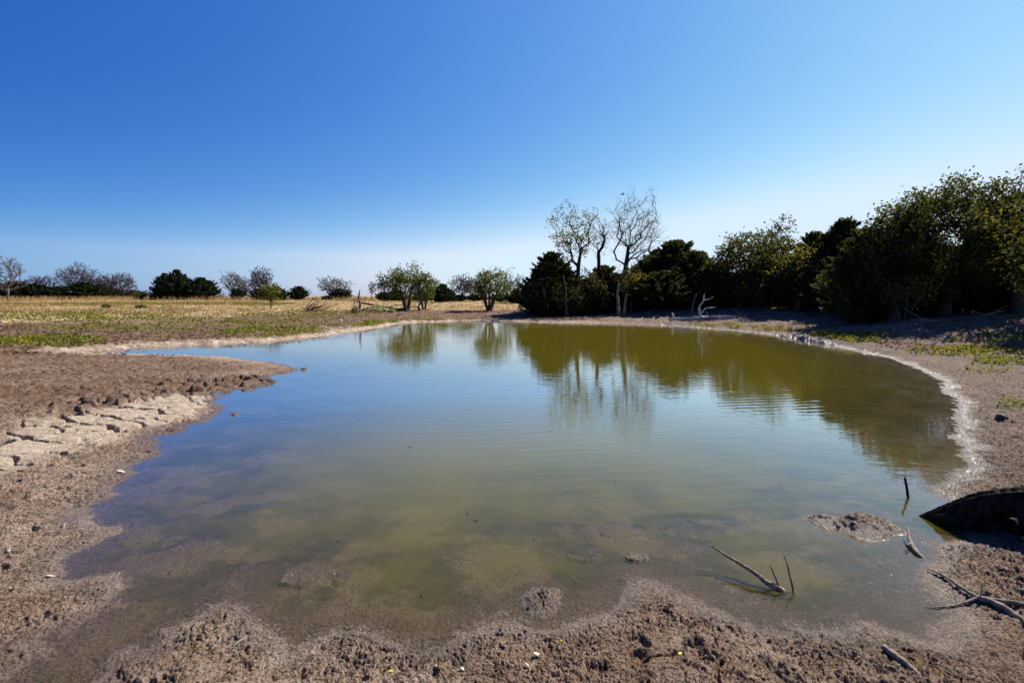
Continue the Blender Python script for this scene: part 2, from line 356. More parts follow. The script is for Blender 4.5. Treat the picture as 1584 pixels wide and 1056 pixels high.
def water_material():
    m, t, out = mat('pond_water'); q = N(t)
    geo = q.n('ShaderNodeNewGeometry'); pos = geo.outputs['Position']
    d = q.attr('depth')
    def mapped(rot, sx, sy):
        return q.n('ShaderNodeMapping', i={'Vector': pos, 'Rotation': (0, 0, R(rot)), 'Scale': (sx, sy, 1)}).outputs[0]
    # wind ripples: crests run nearly across the view, fading in and out
    wv = q.n('ShaderNodeTexWave', wave_type='BANDS', bands_direction='Y', i={'Vector': mapped(-9, 1, 1), 'Scale': 1.55, 'Distortion': 2.2, 'Detail': 2.0, 'Detail Scale': .45})
    wv2 = q.n('ShaderNodeTexWave', wave_type='BANDS', bands_direction='Y', i={'Vector': mapped(22, 1, 1), 'Scale': 2.3, 'Distortion': 3.0, 'Detail': 2.0, 'Detail Scale': .5})
    na = q.noise(mapped(-6, .35, 1), 9.0, 3, .55); nb = q.noise(mapped(4, .6, 1), 3.0, 3, .5); fade = q.ramp(q.noise(pos, .28, 2), .4, .62); fade2 = q.ramp(q.noise(mapped(40, 1, 1), .35, 2), .42, .6)
    h = q.math('ADD', q.math('MULTIPLY', q.math('MULTIPLY', wv.outputs[0], fade), .34), q.math('MULTIPLY', q.math('MULTIPLY', wv2.outputs[0], fade2), .16))
    h = q.math('ADD', h, q.math('ADD', q.math('MULTIPLY', na, .55), q.math('MULTIPLY', nb, .9)))
    bmp = q.n('ShaderNodeBump', i={'Height': h, 'Strength': 1.0, 'Distance': .0023})
    olive = q.mix(q.ramp(q.noise(pos, .22, 4), .3, .7), (.134, .112, .010), (.158, .130, .014))
    opac = q.math('SUBTRACT', 1.0, q.math('EXPONENT', q.math('MULTIPLY', d, -7.5)), True)
    opac = q.math('ADD', .06, q.math('MULTIPLY', opac, .94))
    dif = q.n('ShaderNodeBsdfDiffuse', i={'Color': olive})
    tr = q.n('ShaderNodeBsdfTransparent', i={'Color': (.86, .80, .74, 1)})
    body = q.n('ShaderNodeMixShader', i={0: opac, 1: tr.outputs[0], 2: dif.outputs[0]})
    gl = q.n('ShaderNodeBsdfGlossy', i={'Color': (1, 1, 1, 1), 'Roughness': .012, 'Normal': bmp.outputs[0]})
    # reflectance from the angle of view, the same from above and below the surface
    cosv = q.math('ABSOLUTE', q.n('ShaderNodeVectorMath', operation='DOT_PRODUCT', i={0: geo.outputs['Incoming'], 1: bmp.outputs[0]}).outputs['Value'])
    f5 = q.math('POWER', q.math('SUBTRACT', 1.0, cosv, True), 6.5)
    fr = q.math('MINIMUM', q.math('ADD', .022, q.math('MULTIPLY', f5, 2.6)), .70)     # ripples keep the far water from turning into a full mirror
    s = q.n('ShaderNodeMixShader', i={0: fr, 1: body.outputs[0], 2: gl.outputs[0]})
    t.links.new(s.outputs[0], out.inputs[0]); return m

def bark(name, a, b, scale=6, rough=.9, bump=.5):
    m, t, out = mat(name); q = N(t)
    co = q.n('ShaderNodeTexCoord').outputs['Object']
    v = q.n('ShaderNodeMapping', i={'Vector': co, 'Scale': (1, 1, .25)}).outputs[0]
    n = q.noise(v, scale * 4, 5, .65)
    c = q.mix(q.ramp(n, .35, .65), a, b)
    bm_ = q.n('ShaderNodeBump', i={'Height': n, 'Strength': bump, 'Distance': .02})
    p = q.n('ShaderNodeBsdfPrincipled', i={'Base Color': c, 'Roughness': rough, 'Normal': bm_.outputs[0], 'Specular IOR Level': .08})
    t.links.new(p.outputs[0], out.inputs[0]); return m
def leafmat(name, cols, trans=.35):
    m, t, out = mat(name); q = N(t)
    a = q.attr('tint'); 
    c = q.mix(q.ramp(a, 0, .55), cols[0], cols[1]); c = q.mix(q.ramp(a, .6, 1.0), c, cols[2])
    d = q.n('ShaderNodeBsdfDiffuse', i={'Color': c}); tl = q.n('ShaderNodeBsdfTranslucent', i={'Color': q.mix(.5, c, (c and cols[2]))})
    s = q.n('ShaderNodeMixShader', i={0: trans, 1: d.outputs[0], 2: tl.outputs[0]})
    g = q.n('ShaderNodeBsdfGlossy', i={'Color': (.8, .9, 1, 1), 'Roughness': .5})
    s2 = q.n('ShaderNodeMixShader', i={0: .012, 1: s.outputs[0], 2: g.outputs[0]})
    t.links.new(s2.outputs[0], out.inputs[0]); return m
def plain(name, c, rough=.8, c2=None, scale=20):
    m, t, out = mat(name); q = N(t); co = q.n('ShaderNodeTexCoord').outputs['Object']
    n = q.noise(co, scale, 4, .6); cc = q.mix(q.ramp(n, .35, .65), c, c2 or tuple(v * .6 for v in c))
    b = q.n('ShaderNodeBump', i={'Height': n, 'Strength': .4, 'Distance': .01})
    p = q.n('ShaderNodeBsdfPrincipled', i={'Base Color': cc, 'Roughness': rough, 'Normal': b.outputs[0]}); t.links.new(p.outputs[0], out.inputs[0]); return m
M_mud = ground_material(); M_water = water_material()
B_dark = bark('dark_bark', (.045, .036, .03), (.10, .082, .068)); B_grey = bark('grey_bark', (.075, .062, .062), (.15, .128, .12))
B_twig = bark('purple_grey_twigs', (.05, .036, .04), (.095, .072, .078)); B_silh = bark('weathered_dark_bark', (.022, .018, .015), (.055, .045, .037)); B_pale = bark('bleached_wood', (.42, .37, .33), (.68, .62, .56))
B_black = bark('shade_dark_wood', (.003, .0028, .0028), (.026, .020, .017), 7, .8, 1.0); B_stick = bark('dead_stick_wood', (.10, .075, .06), (.30, .24, .19), 14)  # B_black: shade of the backlit log put into a near-black colour
B_drift = bark('weathered_drift_wood', (.11, .09, .075), (.27, .22, .18), 8)
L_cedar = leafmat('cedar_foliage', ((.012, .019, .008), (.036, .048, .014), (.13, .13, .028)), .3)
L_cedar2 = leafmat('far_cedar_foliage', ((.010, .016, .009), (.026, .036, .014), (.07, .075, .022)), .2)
L_oak = leafmat('broad_leaves', ((.014, .022, .004), (.048, .060, .010), (.15, .135, .018)), .4)
L_yel = leafmat('yellow_green_leaves', ((.05, .06, .008), (.12, .125, .018), (.26, .20, .03)), .5)
L_mesq = leafmat('fresh_green_leaves', ((.022, .034, .004), (.06, .078, .008), (.20, .20, .02)), .42)
L_weed = leafmat('low_weeds', ((.07, .08, .010), (.17, .17, .016), (.32, .27, .04)), .4)
L_pale = leafmat('pale_weeds', ((.20, .22, .07), (.34, .36, .13), (.48, .48, .22)), .4)
L_straw = leafmat('straw_grass', ((.15, .09, .038), (.37, .24, .10), (.62, .45, .22)), .3)
L_brown = leafmat('brown_litter', ((.045, .026, .018), (.11, .06, .035), (.24, .15, .08)), .3)

# ------------------------------------------------------------------ ground and water
def grid(dth, rr):
    th = np.concatenate([np.arange(-180, -52, 3.0), np.arange(-52, 52, dth), np.arange(52, 180, 3.0)])
    T, RR = np.meshgrid(np.radians(th), rr)
    return RR * np.sin(T), RR * np.cos(T), th
def rings(r0, k, r1): return r0 * np.exp(np.arange(0, math.log(r1 / r0), k))
rr = np.concatenate([[.25, .8], rings(1.3, .0022, 5.5), rings(5.512, .0034, 58), 60 * 1.035 ** np.arange(0, 72), [1000, 1600, 2600, 4500]])
X, Y, th = grid(.085, rr)
Hh, MK, SD = ground(X, Y)
nr, nc = X.shape
def quadfaces(nr, nc):
    i = np.arange(nr - 1)[:, None] * nc; j = np.arange(nc)[None, :]; j2 = (j + 1) % nc
    return np.stack([i + j, i + nc + j, i + nc + j2, i + j2], -1).reshape(-1, 4)
V = np.stack([X, Y, Hh], -1).reshape(-1, 3)
qf = quadfaces(nr, nc)[:, ::-1]
V = np.vstack([V, [[0, 0, float(Hh[0].mean())]]])
ct = np.full(nc, len(V) - 1); jj = np.arange(nc)
tri = np.stack([ct, (jj + 1) % nc, jj], -1)
att = {k: np.append(v.ravel(), v[0].mean()) for k, v in MK.items()}
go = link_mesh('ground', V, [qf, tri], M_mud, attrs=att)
tag(go, kind='structure')
# water: same polar lay-out, coarser, kept where the bed is below the surface
wr = rings(1.5, .009, 50); XW, YW, thw = grid(.2, wr)
HW, _, SDW = ground(XW, YW)
from functools import reduce
nrw, ncw = XW.shape; wf = quadfaces(nrw, ncw)[:, ::-1]
sdv = SDW.ravel(); lowv = (HW.ravel() < .03) & (sdv < .9)
keep = lowv[wf].any(1); wf = wf[keep]
used = np.unique(wf); remap = -np.ones(nrw * ncw, int); remap[used] = np.arange(len(used))
WV = np.stack([XW.ravel(), YW.ravel(), np.zeros(nrw * ncw)], -1)[used]
wo_ = link_mesh('pond_water', WV, remap[wf], M_water, attrs={'depth': np.maximum(-HW.ravel()[used], 0)})
tag(wo_, kind='structure')

def Hs(x, y):
    return ground(np.atleast_1d(np.float64(x)), np.atleast_1d(np.float64(y)), True)[0]
def Hl(x, y):
    return ground(np.atleast_1d(np.float64(x)), np.atleast_1d(np.float64(y)), False)
def G(px, py, lo=1.6, hi=120):
    """where the ray through a point of the photograph meets the ground"""
    x, y, zz = ray(px, py); Ys = np.exp(np.linspace(math.log(lo), math.log(hi), 1500)); t = Ys / y
    d = CAMZ + zz * t - np.maximum(Hl(x * t, y * t), 0)
    k = np.argmax(d < 0) if (d < 0).any() else len(Ys) - 1
    return np.array([x * t[k], Ys[k], float(Hs(x * t[k], Ys[k])[0])])

# ------------------------------------------------------------------ tubes, branches, leaves
def frames(D):
    D = D / np.maximum(np.linalg.norm(D, axis=1, keepdims=True), 1e-9)
    up = np.where(np.abs(D[:, 2:3]) > .9, np.array([[1., 0, 0]]), np.array([[0, 0, 1.]]))
    U = np.cross(D, up); U /= np.maximum(np.linalg.norm(U, axis=1, keepdims=True), 1e-9)
    return U, np.cross(D, U)
def segtubes(p0, p1, r0, r1, n):
    U, Vv = frames(p1 - p0); a = np.arange(n) * 2 * np.pi / n
    ring = np.cos(a)[None, :, None] * U[:, None, :] + np.sin(a)[None, :, None] * Vv[:, None, :]
    A = p0[:, None, :] + ring * r0[:, None, None]; B = p1[:, None, :] + ring * r1[:, None, None]
    V = np.concatenate([A, B], 1); m = len(p0); base = (np.arange(m) * 2 * n)[:, None]; j = np.arange(n)
    Fc = np.stack([base + j, base + (j + 1) % n, base + n + (j + 1) % n, base + n + j], -1).reshape(-1, 4)
    return V.reshape(-1, 3), Fc
def wood(name, segs, m, parent, thr=.03):
    p0, p1, r0, r1 = segs; V = []; Fs = []; off = 0
    for sel, n in ((r0 >= thr, 7), (r0 < thr, 3)):
        if sel.any():
            d = p1[sel] - p0[sel]
            v, f = segtubes(p0[sel] - d * .04, p1[sel] + d * .04, r0[sel], r1[sel], n); V.append(v); Fs.append(f + off); off += len(v)
    return link_mesh(name, np.vstack(V), [np.vstack(Fs)], m, parent)
def grow(rg, trunk, targets, rbase, rtip, alpha=.25, step=.35, wig=.06, curve=.5):
    nodes = [np.array(p, float) for p in trunk]; par = [-1] + list(range(len(trunk) - 1))
    cap = len(nodes) + 40 * len(targets) + 50
    Nn = np.zeros((cap, 3)); PL = np.zeros(cap); Nn[:len(nodes)] = nodes
    dirs = np.zeros((cap, 3)); dirs[:] = (0, 0, 1)
    for i in range(1, len(nodes)): PL[i] = PL[i-1] + np.linalg.norm(Nn[i] - Nn[i-1]); d = Nn[i] - Nn[i-1]; dirs[i] = d / np.linalg.norm(d)
    k0 = max(1, int(len(nodes) * .45)); n = len(nodes)
    base = Nn[k0]
    order = np.argsort(np.linalg.norm(targets - base, axis=1) * rg.uniform(.85, 1.15, len(targets)))
    ends = []
    for ti in order:
        t = targets[ti]; v = t - Nn[k0:n]; d = np.linalg.norm(v, axis=1)
        ang = (v * dirs[k0:n]).sum(1) / np.maximum(d, 1e-6)
        cost = d * (1.25 - .35 * ang) + alpha * PL[k0:n] + np.where(v[:, 2] < 0, -v[:, 2] * .5, 0)
        j = k0 + int(np.argmin(cost)); L = d[j - k0]
        if L < 1e-3: continue
        m = max(1, int(math.ceil(L / step))); p = Nn[j]; dd = dirs[j]; prev = j; tv = t - p
        for s in range(1, m + 1):
            u = s / m; q = p + tv * u + dd * L * curve * u * (1 - u) * .6 + rg.normal(0, wig * min(L, step * 2), 3) * (1 - u * .5)
            if n >= cap - 1: break
            Nn[n] = q; e = q - Nn[prev]; el = np.linalg.norm(e); PL[n] = PL[prev] + el; dirs[n] = e / max(el, 1e-6); par.append(prev); prev = n; n += 1
        ends.append(prev)
    cnt = np.zeros(n)
    kids = np.zeros(n, int)
    for i in range(1, n): kids[par[i]] += 1
    cnt[kids == 0] = 1
    for i in range(n - 1, 0, -1): cnt[par[i]] += cnt[i]
    ex = math.log(rbase / rtip) / math.log(max(cnt[0], 2))
    rad = rtip * np.maximum(cnt, 1) ** ex
    idx = np.arange(1, n); pa = np.array(par[1:n])
    k = min(len(trunk), n); 
    for i in range(k): rad[i] *= 1 + .35 * math.exp(-i * 1.2) 
    return (Nn[pa], Nn[idx], np.minimum(rad[pa], rad[idx] * 1.6), rad[idx] * .97), Nn[ends], Nn[:n], dirs[ends]
def leaves(name, C, size, rg, m, parent, elong=1.6, dirs=None, flat=.0, tint=None, jitter=.35):
    n = len(C); a = rg.normal(0, 1, (n, 3)); a[:, 2] *= (1 - flat)
    if dirs is not None: a = dirs + rg.normal(0, jitter, (n, 3))
    a /= np.linalg.norm(a, axis=1, keepdims=True)
    b = np.cross(a, rg.normal(0, 1, (n, 3))); b /= np.maximum(np.linalg.norm(b, axis=1, keepdims=True), 1e-6)
    s = size * rg.uniform(.6, 1.35, (n, 1)); a = a * s; b = b * s / elong
    V = np.stack([C - a, C + b * .9 - a * .1, C + a, C - b * .9 - a * .1], 1).reshape(-1, 3)
    Fc = np.arange(4 * n).reshape(-1, 4)
    if tint is None: tint = rg.uniform(0, 1, n)
    return link_mesh(name, V, [Fc], m, parent, smooth=False, attrs={'tint': np.repeat(np.clip(tint, 0, 1), 4)})

def trunkline(rg, h, lean=(0, 0), n=8, wig=.05, start=(0, 0)):
    pts = []; o = np.zeros(2)
    for i in range(n + 1):
        u = i / n; o = o + rg.normal(0, wig * h / n, 2)
        pts.append((start[0] + o[0] + lean[0] * u, start[1] + o[1] + lean[1] * u, h * u - (.12 if i == 0 else 0)))
    return pts
def in_ell(rg, n, c, rad, hollow=.35, lumps=6):
    """points through a lumpy crown volume"""
    c = np.array(c, float); rad = np.array(rad, float)
    d = rg.normal(0, 1, (n * 3, 3)); d /= np.linalg.norm(d, axis=1, keepdims=True)
    L = rg.normal(0, 1, (lumps, 3)); L /= np.linalg.norm(L, axis=1, keepdims=True)
    lob = (np.exp(7 * ((d @ L.T) - 1))).max(1); r = rg.uniform(hollow ** 3, 1, len(d)) ** (1 / 3)
    r = r * (.68 + .42 * lob) * (1 + .1 * rg.normal(0, 1, len(d)))
    p = c + d * r[:, None] * rad
    return p[:n]

def broad(name, loc, h, wx, rg, lm=None, bm=None, dens=1.0, leaf=.09, trunk_f=.3, rbase=None, lean=(0, 0), crown_lo=.25, per=14, spread=.22, label=None, cat='tree', group=None, stems=1, wy=None, ntarget=260, rtip=.012, tintbias=0, holes=0.0, cx=0.0, sparse_tint=None):
    o = empty(name, loc); wy = wy or wx * .9
    hz = (h * (1 - crown_lo)) / 2
    T = in_ell(rg, ntarget, (cx, 0, h * crown_lo + hz), (wx / 2, wy / 2, hz), .3, 7)
    T[:, 2] = np.clip(T[:, 2], h * .08, h)
    segsA = []; endsA = []; dA = []
    which = rg.integers(0, stems, len(T)) if stems > 1 else np.zeros(len(T), int)
    if stems > 1:
        ang = np.arange(stems) * 2 * np.pi / stems + rg.uniform(0, 1); sx = np.cos(ang); 
        which = np.argmax(np.stack([(T[:, 0] - cx) * np.cos(a) + T[:, 1] * np.sin(a) + rg.normal(0, wx * .08, len(T)) for a in ang]), 0)
    for s in range(stems):
        Ts = T[which == s]
        if len(Ts) < 2: continue
        if stems > 1: ln = (math.cos(ang[s]) * wx * .16, math.sin(ang[s]) * wx * .12); st = (math.cos(ang[s]) * .12, math.sin(ang[s]) * .12)
        else: ln = lean; st = (0, 0)
        tr = trunkline(rg, h * (trunk_f + .15), ln, 8, .06, st)
        rb = (rbase or h * .022) / math.sqrt(stems) 
        a, e, nn, dd = grow(rg, tr, Ts, rb, rtip, step=max(.25, h * .05)); segsA.append(a); endsA.append(e); dA.append(dd)
    segs = tuple(np.concatenate([a[i] for a in segsA]) for i in range(4)); E = np.vstack(endsA)
    wood('trunk', segs, bm or B_dark, o)
    if lm is not None:
        nE = E if holes <= 0 else E[rg.uniform(0, 1, len(E)) > holes]
        n = int(per * dens); ci = np.repeat(np.arange(len(nE)), n)
        C = nE[ci] + rg.normal(0, spread, (len(ci), 3)) * np.array([1, 1, .8])
        ct = rg.normal(0, .22, len(nE))[ci]
        tint = .42 + ct + rg.normal(0, .18, len(ci)) + tintbias
        leaves('crown', C, leaf, rg, lm, o, 1.5, tint=tint, flat=.2)
    return tag(o, label, cat, group)

def bare(name, loc, h, wx, rg, bm, label, group=None, ntarget=520, rtip=.012, crown_lo=.22, stems=1, rbase=None, lean=(0, 0), cx=0, alpha=.25, trunk_f=.3, twig=.05, wig=.07, curve=.5):
    """leafless: trunk with its limbs, then the twigs as the crown"""
    o = empty(name, loc); hz = h * (1 - crown_lo) / 2
    T = in_ell(rg, ntarget, (cx, 0, h * crown_lo + hz), (wx / 2, wx * .45, hz), .25, 9); T[:, 2] = np.clip(T[:, 2], h * .1, h * 1.02)
    A = []
    tr = trunkline(rg, h * (trunk_f + .12), lean, 8, twig)
    a, e, nn, dd = grow(rg, tr, T, rbase or h * .022, rtip, alpha=alpha, step=max(.25, h * .05), wig=wig, curve=curve)
    thick = a[2] > rtip * 2.6
    wood('trunk', tuple(v[thick] for v in a), bm, o)
    # twigs fanning from each branch end
    k = 4; ei = np.repeat(np.arange(len(e)), k); d = dd[ei] + rg.normal(0, .65, (len(ei), 3)); d /= np.linalg.norm(d, axis=1, keepdims=True)
    Lt = h * .055 * rg.uniform(.5, 1.3, (len(ei), 1)); q0 = e[ei]; q1 = q0 + d * Lt
    tw = tuple(np.concatenate(z) for z in ((a[0][~thick], q0), (a[1][~thick], q1), (a[2][~thick], np.full(len(q0), rtip * .8)), (a[3][~thick], np.full(len(q0), rtip * .35))))
    wood('crown', tw, bm, o, 9)
    return tag(o, label, 'bare tree', group)

def cedar_parts(rg, h, w, leaders=4, n_limb=300, per=62, blade=.15, lm=None):
    trunkp = trunkline(rg, h * .96, (0, 0), 8, .02); tp = np.array(trunkp)
    cones = [(0, 0, 0, h, w / 2)]
    for k in range(leaders):
        a = rg.uniform(0, 6.28); rr_ = rg.uniform(.16, .30) * w
        cones.append((math.cos(a) * rr_, math.sin(a) * rr_, h * rg.uniform(.12, .3), h * rg.uniform(.70, .9), w * rg.uniform(.2, .32)))
    B0 = []; B1 = []
    for ci, (cx, cy, z0, z1, wr_) in enumerate(cones):
        m = n_limb if ci == 0 else n_limb // 3
        u = rg.uniform(.02, 1, m) ** .85; z = z0 + (z1 - z0) * u; ph = rg.uniform(0, 6.28, m)
        rad = wr_ * np.clip((1 - u) ** .8 + .02, 0, 1) * rg.uniform(.5, 1.3, m) * np.clip(.7 + u * 2.2, 0, 1)
        zz = z + rad * rg.uniform(.25, .95, m) - .15 * h * (1 - u) * .3
        b1 = np.stack([cx + rad * np.cos(ph), cy + rad * np.sin(ph), np.minimum(zz, z1)], -1); b0 = np.stack([cx * .7 + 0 * ph, cy * .7 + 0 * ph, np.maximum(z - rad * .25, .1)], -1)
        B0.append(b0); B1.append(b1)
        k = 10; B0.append(np.tile([[cx, cy, z1 * .8]], (k, 1))); B1.append(np.stack([cx + rg.normal(0, .03 * w, k), cy + rg.normal(0, .03 * w, k), z1 * rg.uniform(.9, 1.02, k)], -1))
    m = int(n_limb * .30); u = rg.uniform(.1, .93, m); ph = rg.uniform(0, 6.28, m); z = h * u; rad = w / 2 * (1 - u) ** .75 * rg.uniform(1.0, 1.28, m) + .05 * w
    B0.append(np.stack([rad * .35 * np.cos(ph), rad * .35 * np.sin(ph), z], -1)); B1.append(np.stack([rad * np.cos(ph), rad * np.sin(ph), np.minimum(z + rad * rg.uniform(.5, 1.2, m), h * 1.02)], -1))
    nb_ = sum(len(q_) for q_ in B0); sf = np.ones(nb_); sf[-m:] = .35
    b0 = np.vstack(B0); b1 = np.vstack(B1); L = np.linalg.norm(b1 - b0, axis=1)
    idx = np.repeat(np.arange(len(b0)), per); t = rg.uniform(.12, 1.03, len(idx)) ** .75
    D = (b1 - b0) / np.maximum(L, .01)[:, None]
    C = b0[idx] + (b1 - b0)[idx] * t[:, None] + rg.normal(0, 1, (len(idx), 3)) * ((.020 * h * (1.15 - t) + .02) * sf[idx])[:, None]
    C[:, 2] = np.maximum(C[:, 2], rg.uniform(.05, .25, len(C)))
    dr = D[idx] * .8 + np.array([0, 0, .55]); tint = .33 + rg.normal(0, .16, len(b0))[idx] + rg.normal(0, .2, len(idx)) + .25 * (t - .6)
    n = len(b0); sel = np.arange(n)
    segs = (np.vstack([tp[:-1], b0]), np.vstack([tp[1:], b0 + (b1 - b0) * .8]), np.concatenate([np.linspace(h * .028, .03, len(tp) - 1), np.full(n, .018)]), np.concatenate([np.linspace(h * .025, .015, len(tp) - 1), np.full(n, .006)]))
    return segs, C, dr, tint, blade
CED = {}
def cedar_proto(key, seed, h=6, w=3.6, lm=None, **kw):
    CED[key] = (seed, h, w, lm, kw, [])
def cedar(key, loc, h, w, rz, label, group, name='cedar_tree'):
    seed, ph, pw, lm, kw, cache = CED[key]
    o = empty(name, loc, rz, (w / pw, w / pw, h / ph)); tag(o, label, 'cedar tree', group)
    if not cache:
        rg = np.random.default_rng(seed)
        segs, C, dr, tint, bl = cedar_parts(rg, ph, pw, **kw)
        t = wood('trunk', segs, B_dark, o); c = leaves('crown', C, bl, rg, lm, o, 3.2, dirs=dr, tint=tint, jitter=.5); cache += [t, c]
    else:
        for s in cache:
            c = s.copy(); col.objects.link(c); c.parent = o
    return o
cedar_proto('a', 1, lm=L_cedar); cedar_proto('b', 2, lm=L_cedar, leaders=4); cedar_proto('c', 3, lm=L_cedar, leaders=2, w=3.2); cedar_proto('d', 4, w=4.2, lm=L_cedar, leaders=5)
cedar_proto('f', 11, lm=L_cedar2, per=36, blade=.26, n_limb=200); cedar_proto('g', 12, w=5, lm=L_cedar2, leaders=5, per=36, blade=.26, n_limb=200); cedar_proto('r', 13, h=4, w=5, lm=L_cedar2, leaders=5, per=60, blade=.28, n_limb=110)

def place(px, py_top, Y, px_w):
    x, ztop = XZ(px, py_top, Y); z = float(Hs(x, Y)[0]); return (x, Y, z - .03), ztop - z, px_w * PW(Y)

# ---- near wood on the right bank: cedars  (proto, px, py_top, Y, px width, label)
GC = 'cedars of the dark wood on the far right bank'
CEDARS = [
 ('b', 828, 432, 41, 40, 'low dark cedar at the open left end of the wood'),
 ('a', 852, 392, 42, 66, 'first tall pointed cedar from the left end of the wood'),
 ('c', 868, 408, 45, 56, 'cedar just behind and right of the wood\'s first pointed cedar'),
 ('d', 848, 430, 39, 60, 'broad cedar low in front of the first tall pointed cedar'),
 ('b', 905, 432, 40, 56, 'dark cedar between the sparse leaved tree and the forked bare tree'),
 ('a', 935, 412, 42, 60, 'dark cedar at the foot of the forked bare tree'),
 ('c', 1000, 402, 42, 62, 'cedar directly right of the tall bare tree'),
 ('d', 1015, 388, 44, 60, 'cedar with small twin tips between the tall bare tree and the tallest middle cedar'),
 ('a', 1048, 374, 42, 84, 'tallest pointed cedar in the middle of the wood'),
 ('b', 1076, 390, 40, 66, 'cedar leaning on the right side of the tallest middle cedar'),
 ('d', 1030, 420, 39, 90, 'wide low cedar in front of the tallest middle cedar'),
 ('c', 1105, 412, 38, 70, 'dark cedar under the left edge of the leafy oak'),
 ('b', 1160, 420, 39, 90, 'broad dark cedar behind the leafy oak trunk'),
 ('a', 1262, 362, 37, 74, 'cedar with a spiky tip right of the leafy oak'),
 ('d', 1225, 400, 37, 90, 'wide cedar below the gap right of the leafy oak'),
 ('c', 1308, 342, 36, 84, 'tall open-tipped cedar left of the great broadleaf tree'),
 ('b', 1340, 356, 35, 90, 'cedar touching the left branches of the great broadleaf tree'),
 ('a', 1296, 400, 34, 90, 'lower cedar in front of the tall open-tipped cedar'),
 ('d', 1385, 385, 35, 110, 'dark cedar under the left limbs of the great broadleaf tree'),
 ('b', 1450, 380, 37, 130, 'dark cedar behind the great broadleaf tree trunk'),
 ('a', 1530, 370, 36, 120, 'dark cedar filling the space right of the great broadleaf trunk'),
 ('c', 1600, 350, 35, 120, 'cedar cut by the right edge of the picture'),
 ('d', 1120, 430, 44, 120, 'cedar deep behind the middle of the wood'),
 ('a', 960, 425, 46, 80, 'cedar deep behind the tall bare tree'),
 ('c', 1350, 400, 40, 120, 'cedar deep behind the left limbs of the great broadleaf tree'),
 ('b', 885, 425, 45, 70, 'cedar deep behind the sparse leaved tree'),
 ('a', 1195, 400, 42, 90, 'cedar deep behind the right half of the leafy oak'),
]
rnd = random.Random(5)
for k, px, pt, Yd, pw, lab in CEDARS:
    if px >= 1320: Yd *= .70
    elif px >= 1220: Yd -= 3
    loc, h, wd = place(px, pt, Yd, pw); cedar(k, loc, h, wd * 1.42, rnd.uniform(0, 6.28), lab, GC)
# ---- far cedars
GF = 'cedars along the far edge of the pasture'
FARC = [
 ('r', 22, 436, 118, 40, 'small dark cedar right beside the pale bare tree at the left edge'),
 ('g', 52, 440, 120, 46, 'dark cedar under the low round purple tree'),
 ('r', 88, 444, 118, 44, 'low cedar between the first two purple trees'),
 ('g', 128, 437, 112, 50, 'dark cedar at the foot of the widest purple tree'),
 ('r', 202, 449, 124, 30, 'lowest cedar, at the right end of the purple trees'),
 ('g', 104, 443, 124, 44, 'low cedar filling the gap left of the widest purple tree'),
 ('r', 152, 445, 124, 40, 'low cedar filling the gap right of the widest purple tree'),
 ('r', 172, 446, 122, 34, 'low cedar under the joined pair of purple trees'),
 ('f', 254, 424, 100, 32, 'left of the three pointed cedars standing in the open'),
 ('f', 273, 419, 98, 40, 'tallest of the three pointed cedars standing in the open'),
 ('g', 310, 430, 98, 50, 'right and widest of the three pointed cedars standing in the open'),
 ('r', 367, 447, 102, 24, 'small cedar below the thin twiggy tree near the three open cedars'),
 ('f', 430, 444, 96, 28, 'cedar just right of the small bright green tree'),
 ('g', 405, 446, 98, 40, 'cedar behind the small bright green tree'),
 ('g', 462, 443, 98, 30, 'lone small cedar in the gap left of the round grey bare tree'),
 ('r', 527, 447, 100, 32, 'cedar under the right side of the round grey bare tree'),
 ('r', 507, 457, 96, 20, 'tiny cedar under the middle of the round grey bare tree'),
 ('r', 594, 452, 84, 28, 'dark cedar left of the leaning green tree'),
 ('f', 612, 448, 88, 30, 'dark cedar behind the left side of the leaning green tree'),
 ('f', 684, 440, 76, 40, 'green cedar between the two green shoreline trees'),
 ('r', 708, 456, 84, 34, 'low cedar left of the many-stemmed green tree'),
 ('r', 735, 455, 86, 34, 'low cedar behind the many-stemmed green tree'),
 ('r', 775, 455, 80, 30, 'low cedar right of the many-stemmed green tree'),
 ('f', 798, 447, 70, 32, 'cedar in the gap between the many-stemmed tree and the wood'),
 ('r', 656, 452, 84, 34, 'low cedar behind the right side of the leaning green tree'),
]
for k, px, pt, Yd, pw, lab in FARC:
    loc, h, wd = place(px, pt, Yd, pw); cedar(k, loc, h, wd * (1.5 if px < 215 and k != 'f' else 1.15), rnd.uniform(0, 6.28), lab, GF)

